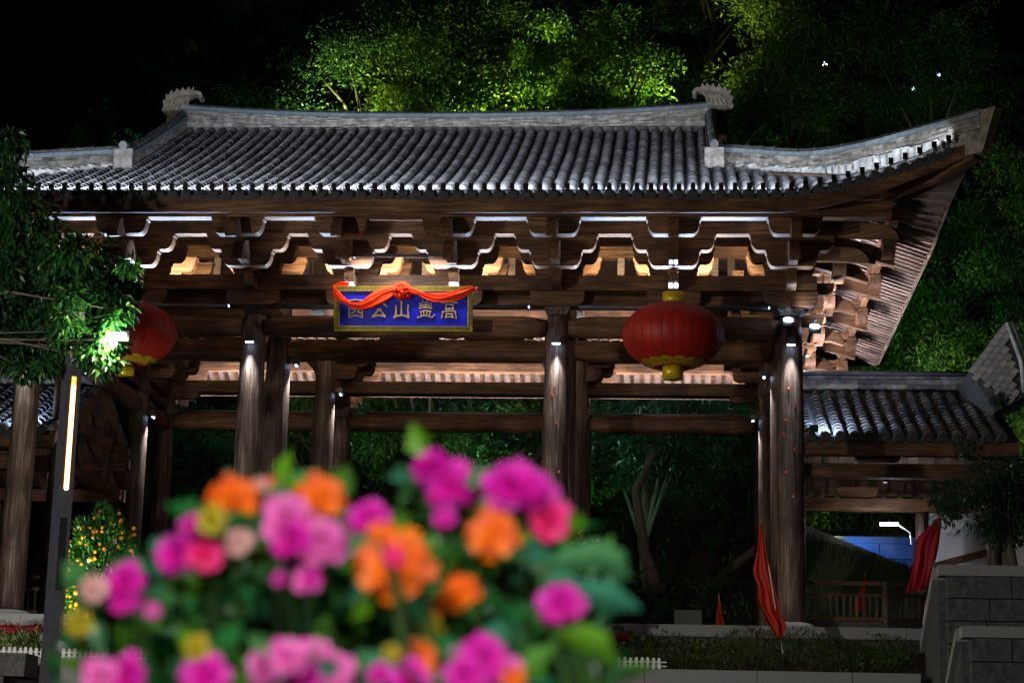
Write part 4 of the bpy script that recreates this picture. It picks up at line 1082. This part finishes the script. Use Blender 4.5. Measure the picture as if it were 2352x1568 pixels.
# grass bank in front of the retaining wall
q = random.Random(31); g = MB()
for i in range(7000):
    x = q.uniform(9.6,14.5); f = (x-9.6)/4.9; y = q.uniform(13.4,15.95); z = 1.2+(y-13.4)/2.6*(3.1-1.5*f)
    p = Vector((x,y,z-.1)); g.leaf(p, Vector((q.uniform(-.4,.4),-.3,1)), Vector((0,-1,.3)), q.uniform(.25,.5), .03)
g.add([(9.4,13.3,1.0),(14.6,13.3,1.0),(14.6,15.98,2.75),(9.4,15.98,4.25),(9.4,13.3,-.6),(14.6,13.3,-.6)], [(0,1,2,3),(4,5,1,0)])
tag(g.build('grass_bank', grass_m), 'tall grass growing on the bank below the slanting stone wall', 'grass', kind='stuff')
# hedge on top of the retaining wall
q = random.Random(32); t = thing('hedge', 'clipped green hedge on top of the stone retaining wall', 'hedge', (12.4,19.0,4.55))
g = MB(); 
for i in range(5200): g.leaf(Vector((q.uniform(-3,2.6),q.uniform(-.8,.9),q.uniform(0,1.2))), uvec(q)+Vector((0,-.3,.3)), Vector((0,-.5,1))+uvec(q)*.5, .2, .08)
g.build('foliage', leaf_hill, t); MB().box((0,.3,.3),(5.2,.8,.6)).build('twigs', bark_m, t)

ground_flood((10.7,17.2,4.0), (11.4,19.0,5.2), 22, (.75,1.0,.45), 130, 'small hidden spotlight added behind the cheek wall to brighten the hedge')  # added to brighten the hedge, housing kept out of sight
# --- left overhanging tree
q = random.Random(91)
lt = thing('overhanging_tree', 'leafy tree hanging over the scene beside the street lamp', 'tree', (-9.8,-8.2,-2.5))
g = MB(); lo = Vector((-9.8,-8.2,-2.5))
cl = [(20,330,.55),(15,430,.9),(60,500,.9),(110,560,1.0),(40,620,1.1),(160,600,1.0),(210,590,.9),(255,640,.7),(285,660,.45),(120,680,1.1),(200,690,.9),(255,700,.6),(60,740,1.1),(150,760,.9),(20,800,.8),(235,770,.5),(250,800,.33),(225,815,.33),(205,790,.4),(90,810,.7),(60,850,.35),(110,840,.3),(240,835,.22),(265,745,.4),(170,650,1.0),(30,540,1.0),(295,610,.3),(0,700,1.0),(0,380,.6),(-60,500,1.2),(-60,650,1.4),(-70,780,1.0),(275,650,.5),(222,782,.30),(238,800,.28),(215,830,.22),(252,782,.22),(245,815,.25),(228,760,.3),(215,800,.3),(255,830,.25),(232,845,.25),(270,790,.2),(200,815,.3),(285,715,.28),(262,735,.25),(165,690,.4),(150,740,.41),(180,760,.40),(160,800,.36),(190,720,.4),(140,780,.36)]
cen = []
for (u, v, r) in cl:
    p = at(u, v, (-6.9+q.uniform(-1.0,.7)) if r > .42 else -8.1+q.uniform(-.3,.3)) - lo; cen.append(p)
    for k in range(int(330*r)):
        e = uvec(q); pp = p + Vector((e.x,e.y,e.z*.8))*r*.72*q.random()**.5
        g.leaf(pp, e*.7+Vector((0,0,-.75))+uvec(q)*.4, uvec(q)*.7+Vector((0,-.5,.6)), q.uniform(.14,.27), q.uniform(.06,.10))
g.build('crown', leaf_near, lt)
g = MB(); g.tube([(0,0,0),(.2,0,3),(.5,.1,6.0),(1.0,.3,8.5)], [.28,.24,.2,.1], 10)
for p in cen[::4]: 
    s = Vector((.5,.1,6.2)).lerp(Vector((.9,.25,8)), q.random()); g.tube([s, s.lerp(p,.5)+Vector((0,0,.4)), p], [.05,.03,.010], 6)
g.build('trunk', bark_m, lt, smooth=True)
# --- dark bush at the right edge
bushp = at(2300,1300,-4.6)
rb = make_tree(131, 2.2, (1.45,1.1,1.35), 1.35, 46, 170, .15, .045, leaf_dark, 'dark dense bush above the granite stair wall', 'round_bush', None, (bushp.x+.25,-4.6,bushp.z-.15), .08, .3, .25, .3)
rb2 = make_tree(133, 2.6, (.9,.8,.6), 3.6, 20, 120, .15, .045, leaf_dark, 'dark leafy branch mass under the raked brick gable', 'round_bush', None, (bushp.x+.95,-4.2,bushp.z-.15), .07, .3, .2, .3)

# --- kumquat trees
fruit_m = noisy('kumquat_skin', (.85,.30,.01), (.95,.42,.02), 6, rough=.35, bump=.05)
fr_me = MB().lathe([(.004,-.045),(.03,-.036),(.045,-.012),(.046,.012),(.03,.037),(.004,.046)], 10).mesh('fruit', fruit_m, True)
def kumquat(seed, loc, R, label, nf, leafm):
    q = random.Random(seed); t = thing('kumquat_tree', label, 'kumquat tree', loc); cz = R[2]+.25
    g = MB(); 
    for i in range(5200):
        d = uvec(q); r = q.uniform(.55,1.03)**.6; bul = 1+.10*math.sin(d.z*9+d.x*7)
        p = Vector((d.x*R[0],d.y*R[1],cz+d.z*R[2]))*1.0; p = Vector((d.x*R[0]*r*bul,d.y*R[1]*r*bul,cz+d.z*R[2]*r*bul))
        g.leaf(p, d*.7+Vector((0,0,.55))+uvec(q)*.5, uvec(q)*.6+Vector((0,-.3,.8)), q.uniform(.09,.17), q.uniform(.035,.06))
    g.build('foliage', leafm, t)
    g = MB(); g.tube([(0,0,0),(.03,0,cz*.6),(0,0,cz*1.3)], [.06,.05,.03], 8)
    for i in range(10):
        d = uvec(q); g.tube([(0,0,cz*.5),(d.x*R[0]*.8,d.y*R[1]*.8,cz+d.z*R[2]*.7)], [.03,.01], 5)
    g.build('trunk', bark_m, t)
    for i in range(nf):
        d = uvec(q); d.y = -abs(d.y); s = q.uniform(.9,1.04)
        inst('fruit', fr_me, t, (d.x*R[0]*s, d.y*R[1]*s, cz+d.z*R[2]*s), (q.random(),q.random(),0), q.uniform(.85,1.15))
    return t
kumquat(61, (-5.95,-2.7,-.75), (.80,.75,1.30), 'kumquat tree full of orange fruit beside the street lamp', 95, leaf_citrus)
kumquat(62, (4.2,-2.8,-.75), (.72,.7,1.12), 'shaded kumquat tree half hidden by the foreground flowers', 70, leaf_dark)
kp = thing('bed_fill_spot', 'small fill spotlight at the foot of the kumquat tree', 'lamp', (-6.6,-4.4,-.9))  # fill spot that brightens the kumquat tree
MB().box((0,0,.1),(.14,.12,.16)).tube([(0,0,-.4),(0,0,.05)], .02, 6).build('housing', black_m, kp)
light('SPOT', 'spot', (0,.12,.2), 200, (.9,1.0,.8), (.6,1.7,1.9), .05, angle=80, blend=.7, parent=kp)

# --- planting bed: low shrubs, poinsettias
q = random.Random(55); g = MB()
for i in range(26000):
    x = q.uniform(-10,11); y = q.uniform(-4.7,-1.8); hgt = .42+.12*math.sin(x*1.7)+.08*math.sin(x*4.3+y*3)
    p = Vector((x,y,gz(y)+q.uniform(.0,1)*hgt))
    g.leaf(p, Vector((q.uniform(-.5,.5),q.uniform(-.7,.2),q.uniform(.2,1))), Vector((0,-.4,1))+uvec(q)*.5, q.uniform(.07,.14), q.uniform(.018,.04))
tag(g.build('bed_shrubs', leaf_shrub), 'low feathery shrubs filling the planting bed below the platform', 'ground cover', kind='stuff')
bract_m = foliage('red_bracts', [(.42,.008,.02), (.62,.012,.05), (.5,.01,.09)], .3)
def poinsettia(seed, loc, s, dark=False):
    q = random.Random(seed); t = thing('poinsettia', 'red poinsettia in the planting bed below the left pillar' if not dark else 'dark red poinsettia in the bed beside the shaded kumquat', 'poinsettia', loc, 0, 'poinsettias at the left' if not dark else 'poinsettias by the shaded kumquat')
    g = MB(); h = MB()
    for k in range(5):
        c = Vector((q.uniform(-.25,.25)*s,q.uniform(-.2,.2)*s,q.uniform(.35,.55)*s))
        for i in range(11):
            a = 2*PI*i/11+q.random()*.4; g.leaf(c, Vector((math.cos(a),math.sin(a),q.uniform(-.1,.4))), Vector((0,0,1)), q.uniform(.13,.2)*s, .085*s)
    for i in range(40):
        a = q.uniform(0,6.28); h.leaf(Vector((q.uniform(-.2,.2),q.uniform(-.2,.2),q.uniform(.1,.35)))*s, Vector((math.cos(a),math.sin(a),.1)), Vector((0,0,1)), .16*s, .08*s)
    g.build('bracts', bract_m, t); h.build('leaves', leaf_dark, t); MB().tube([(0,0,0),(0,0,.4*s)], .015, 5).build('stem', bark_m, t)
for i, u in enumerate((8,30,55,80)): p = at(u, 1480, -3.3+.25*(i%2)); poinsettia(600+i, (p.x,p.y,p.z-.12), 1.0)
for i, u in enumerate((1345,1390,1435)): p = at(u, 1500, -3.4); poinsettia(620+i, (p.x,p.y,p.z-.1), .9, True)
# unseen street lamp copies added left and right of the approach for front fill
for (lx, ly, lab) in ((-9.5,-21,'unseen copy of the street lamp added as front fill, left of the approach'), (17.5,-20,'unseen copy of the street lamp added as front fill, right of the approach')):
    c = copy_tree(sl); c.location = (lx, ly, gz(ly)); c['label'] = lab
    light('POINT', 'front_fill_light', (0,-.5,6.2), 1800 if lx < 0 else 130, (1.0,.93,.86), size=.25, parent=c)
for (gx, gy, ax_, e, lab) in ((-8.2,-5.6,(1.0,2.4,.7),70,'small fill spotlight added to brighten the poinsettias'),):  # spot added to lift the dim poinsettias
    t = thing('bed_fill_spot', lab, 'lamp', (gx,gy,-1.15 if gy > -5.7 else -2.2)); MB().box((0,0,.1),(.14,.12,.16)).tube([(0,0,-1.2),(0,0,.05)], .02, 6).build('housing', black_m, t)
    light('SPOT', 'spot', (0,.12,.3), e, (1.0,.96,.9), ax_, .05, angle=100, blend=.8, parent=t)
pb = thing('stone_block', 'small pale stone block on the platform edge', 'stone', (at(1580,1430,1.5))); MB().box((0,0,.1),(.62,.3,.36)).build('block', granite_m, pb)
# ================================================================== foreground flowers
def petal(g, c, ang, tilt, L, W, curl, off):
    ca, sa = math.cos(ang), math.sin(ang); o = len(g.v); vs = []
    for i in range(4):
        f = i/3; t = tilt - curl*f; r = off + L*f*math.cos(tilt-curl*f*.5); z = L*f*math.sin(tilt-curl*f*.5)
        wd = W*(.30+1.0*math.sin(min(1,f*.95+.12)*PI*.72))*.5
        for j in (-1,0,1):
            x, y, zz = r, j*wd, z + .16*wd*abs(j)*1.4
            vs.append((c[0]+x*ca-y*sa, c[1]+x*sa+y*ca, c[2]+zz))
    g.add(vs, [(i*3+j, i*3+j+1, i*3+4+j, i*3+3+j) for i in range(3) for j in range(2)])
def bloom_mesh(seed, name, m, flat=False):
    q = random.Random(seed); g = MB()
    rings = [(10,.18,1.0,.9),(10,.45,.92,.8),(9,.75,.80,.7),(8,1.0,.66,.6),(6,1.22,.5,.4),(5,1.4,.36,.3)] if not flat else [(14,.05,1.0,.5),(13,.3,.85,.5),(12,.6,.62,.45),(9,.95,.42,.3)]
    for k,(n,t,L,cu) in enumerate(rings):
        for i in range(n): petal(g, (0,0,.02*k), 2*PI*i/n+k*.5+q.uniform(-.12,.12), t+q.uniform(-.28,.28), L*q.uniform(.68,1.18), (.62 if not flat else .42)*L**.5, cu, .04)
    g.lathe([(.30,.0),(.26,.16),(.12,.24),(.02,.26)] if flat else [(.2,.0),(.16,.2),(.05,.3)], 9)
    me = g.mesh(name, m, True); return me
def petal_mat(name, cols): return foliage(name, cols, .40, .5, .3)
PM = {'pink': petal_mat('pink_petals', [(.72,.10,.42),(.80,.20,.52),(.66,.04,.38),(.82,.34,.62)]),
      'mag': petal_mat('magenta_petals', [(.62,.005,.30),(.74,.008,.38),(.50,.004,.34),(.74,.04,.48)]),
      'crim': petal_mat('crimson_petals', [(.75,.01,.12),(.8,.03,.2),(.7,.01,.25)]),
      'orange': petal_mat('orange_petals', [(.80,.13,.002),(.86,.22,.003),(.62,.06,.002),(.84,.17,.004)]),
      'redor': petal_mat('scarlet_petals', [(.82,.05,.006),(.85,.10,.01)]),
      'yellow': petal_mat('yellow_petals', [(.42,.34,.005),(.32,.30,.008),(.5,.3,.005)]),
      'pale': petal_mat('pale_petals', [(.62,.30,.26),(.66,.40,.34),(.55,.28,.32)])}
BM = {k: [bloom_mesh(700+i*7+j, 'bloom', m, k in ('orange','redor')) for j in range(2)] for i, (k, m) in enumerate(PM.items())}
stem_m = noisy('green_stem', (.03,.09,.02), (.06,.14,.03), 8, rough=.6)
fl_leaf = foliage('flower_leaves', [(.004,.045,.008), (.015,.15,.03), (.03,.17,.10), (.09,.24,.008), (.006,.06,.02)], .35, .35, .35)
GZ = -5.5
# plant list: label, depth from lens, blooms (u, v, diameter px, colour, tilt), leaves n
PLANTS = [
 ('magenta flowering plant whose paired blooms rise highest before the middle bay', 3.9, [(985,1062,92,'mag',.9),(1040,1104,128,'mag',.5),(1020,1188,52,'mag',.4)], 26),
 ('large magenta flowering plant with a crimson-hearted bloom leaning to the column', 3.8, [(1180,1105,135,'mag',.6),(1225,1130,110,'mag',.3),(1255,1192,100,'crim',.2),(1290,1382,108,'mag',.3)], 40),
 ('orange double-flowered plant with a pink bud at the heart of its biggest bloom', 3.3, [(900,1292,185,'orange',.3),(903,1278,50,'crim',.2),(975,1308,62,'yellow',.2),(865,1218,50,'orange',.4)], 34),
 ('orange flowering plant beside the large magenta one', 3.7, [(1130,1225,125,'orange',.3),(1052,1350,100,'orange',.6),(985,1395,70,'orange',.2),(990,1440,58,'yellow',0)], 34),
 ('tall orange flowering plant with a scarlet bloom before the inner columns', 4.0, [(545,1135,118,'orange',.5),(738,1135,118,'orange',.4),(622,1125,74,'redor',.5),(600,1110,34,'pale',.5)], 30),
 ('pale pink flowering plant with two tall ruffled blooms', 3.6, [(650,1185,125,'pink',.3),(660,1235,105,'mag',.1),(732,1240,118,'pink',.1),(700,1325,70,'pink',.2),(712,1330,44,'mag',0),(640,1330,34,'mag',0)], 40),
 ('magenta flowering plant with a peach bud', 3.7, [(405,1265,110,'mag',.4),(470,1268,84,'crim',.3),(545,1240,66,'pale',.5),(440,1200,54,'mag',.7),(487,1190,66,'yellow',.4)], 36),
 ('magenta flowering plant drooping beside the kumquat tree', 3.8, [(280,1330,100,'mag',.4),(285,1375,80,'mag',0),(212,1350,62,'pale',.3),(348,1400,38,'pink',.2),(182,1432,64,'yellow',.2)], 34),
 ('small deep magenta flowering plant between the orange ones', 3.7, [(850,1180,88,'mag',.5),(820,1195,56,'mag',.2)], 24),
 ('low pale pink flowering plant with a broad ruffled bloom', 3.3, [(660,1500,92,'pink',.5),(715,1505,96,'pink',.3),(615,1530,92,'pink',.2),(765,1540,104,'pink',.2),(690,1550,90,'mag',.2)], 34),
 ('low magenta flowering plant with one broad bloom', 3.3, [(1110,1520,140,'mag',.3),(1155,1545,100,'pink',.1),(1070,1550,96,'mag',.2),(1180,1560,60,'orange',.1),(965,1512,92,'orange',.3),(940,1556,96,'mag',.3),(868,1545,56,'mag',.3),(900,1500,40,'yellow',.3)], 44),
 ('low pink flowering plant before the white pickets', 3.4, [(470,1545,112,'mag',.4),(225,1550,96,'pink',.3),(285,1545,96,'mag',.2),(455,1490,66,'yellow',.2)], 40),
 ('long-leaved green plant beside the magenta flowers', 3.45, [], 22),
]
def big_leaf_path(g, pts, W):
    pts = [Vector(p) for p in pts]; n = len(pts); vs = []
    for i, p in enumerate(pts):
        d = (pts[min(i+1,n-1)]-pts[max(i-1,0)]).normalized(); a = d.cross(FWD).normalized(); w_ = W*math.sin(PI*(.08+.88*i/(n-1)))*.5
        vs += [p-a*w_+FWD*.01, p-FWD*.006, p+a*w_+FWD*.012]
    g.add(vs, [(i*3+j, i*3+j+1, i*3+4+j, i*3+3+j) for i in range(n-1) for j in range(2)])
tmpx = Vector((0,0,1))
for pi, (lab, D, bl, nl) in enumerate(PLANTS):
    q = random.Random(800+pi)
    us = [b[0] for b in bl] or [1330]; u0 = sum(us)/len(us); rt = atd(u0, 1560, D); root = Vector((rt.x, rt.y+.15, GZ))
    t = thing('flowering_plant', lab, 'flowers', root)
    sm = MB(); lf = MB(); tips = []
    hub = Vector((0,.0,rt.z-GZ-.12))
    sm.tube([(0,0,0),(.03,.0,hub.z*.5),tuple(hub)], [.022,.018,.012], 6)
    for (u, v, dpx, colr, tilt) in bl:
        d = 3.25 + (D-3.3)*.4 + (q.uniform(-.05,.05) if dpx > 52 else -.15); p = atd(u, v, d) - root; r = dpx/2/FPX*d/1.0
        m_ = hub.lerp(p,.5)+Vector((q.uniform(-.03,.03),0,.02)); sm.tube([hub, m_, p+Vector((0,.01,-r*.2))], [.008,.006,.005], 5)
        nrm = (-FWD*(.9-.4*abs(tilt)) + UP*tilt + RT*q.uniform(-.35,.35)).normalized()
        o = inst('bloom', BM[colr][q.randrange(2) if dpx < 70 else 0], t, p - nrm*r*.25, nrm.to_track_quat('Z','Y').to_euler(), r); tips.append(p)
        for k in range(7 if dpx > 58 else 0):   # leaves round each bloom
            a = q.uniform(0,2*PI); e = (RT*math.cos(a)+UP*(math.sin(a)-.5)).normalized(); s = p + FWD*.06 + e*r*.5 - UP*r*.6
            lf.leaf(s, e+FWD*q.uniform(.2,.9), -FWD+UP*.5+uvec(q)*.5, q.uniform(.05,.10), q.uniform(.03,.05))
    for k in range(int(nl*3.0)):
        u = (u0 if not us or len(us)<2 else q.uniform(min(us)-60, max(us)+60)) + q.uniform(-60,60); vt = min([b[1] for b in bl] or [1290]); v = q.uniform(max(vt+80,1230), 1640)
        if u > 1330 and v < 1300: v += 120
        if u < 330 and v > 1440 and q.random() < .75: continue
        p = atd(u, v, max(D,3.62)+q.uniform(0,.5)) - root; a = q.uniform(0,2*PI); e = RT*math.cos(a)+UP*math.sin(a)
        lf.leaf(p, e+FWD*q.uniform(-.6,.6), -FWD*.7+UP*.7+uvec(q)*.7, q.uniform(.06,.12), q.uniform(.035,.065))
    if not bl:
        for pts in ([(1250,1300),(1310,1285),(1370,1275),(1420,1290),(1440,1330)],[(1300,1370),(1350,1360),(1410,1375),(1470,1400)],[(1270,1450),(1330,1460),(1380,1480),(1410,1520)],[(1240,1340),(1290,1330),(1340,1350)],[(1340,1500),(1380,1490),(1420,1530)]):
            big_leaf_path(lf, [atd(u,v,D)-root for u,v in pts], .055)
            s = atd(*pts[0], D)-root; sm.tube([hub, s.lerp(hub,.4), s], [.008,.006,.004], 5)
    sm.build('stem', stem_m, t); lf.build('foliage', fl_leaf, t)
# unseen lamps behind the camera: one inferred from lit flowers, one added as fill
for (lx, ax_, e, lab) in ((4.9, (.9,5.9,2.0), 400, 'unseen lamp post behind the camera lighting the flower display, at the left'), (8.1, (-1.9,6.1,2.0), 340, 'unseen fill lamp added behind the camera for the flower display, at the right')):
    t = thing('unseen_flower_lamp', lab, 'lamp', (lx,-46.9,GZ))
    MB().tube([(0,0,0),(0,0,3.6)], [.06,.045], 10).build('post', iron_m, t); MB().lathe([(.05,0),(.16,.05),(.18,.2),(.05,.3)], 14).build('head', picket_m, t, (0,0,3.6))
    light('SPOT', 'flower_light', (.0,.30,3.75), e, (1.0,.97,.95), ax_, .14, angle=75, blend=.6, parent=t)
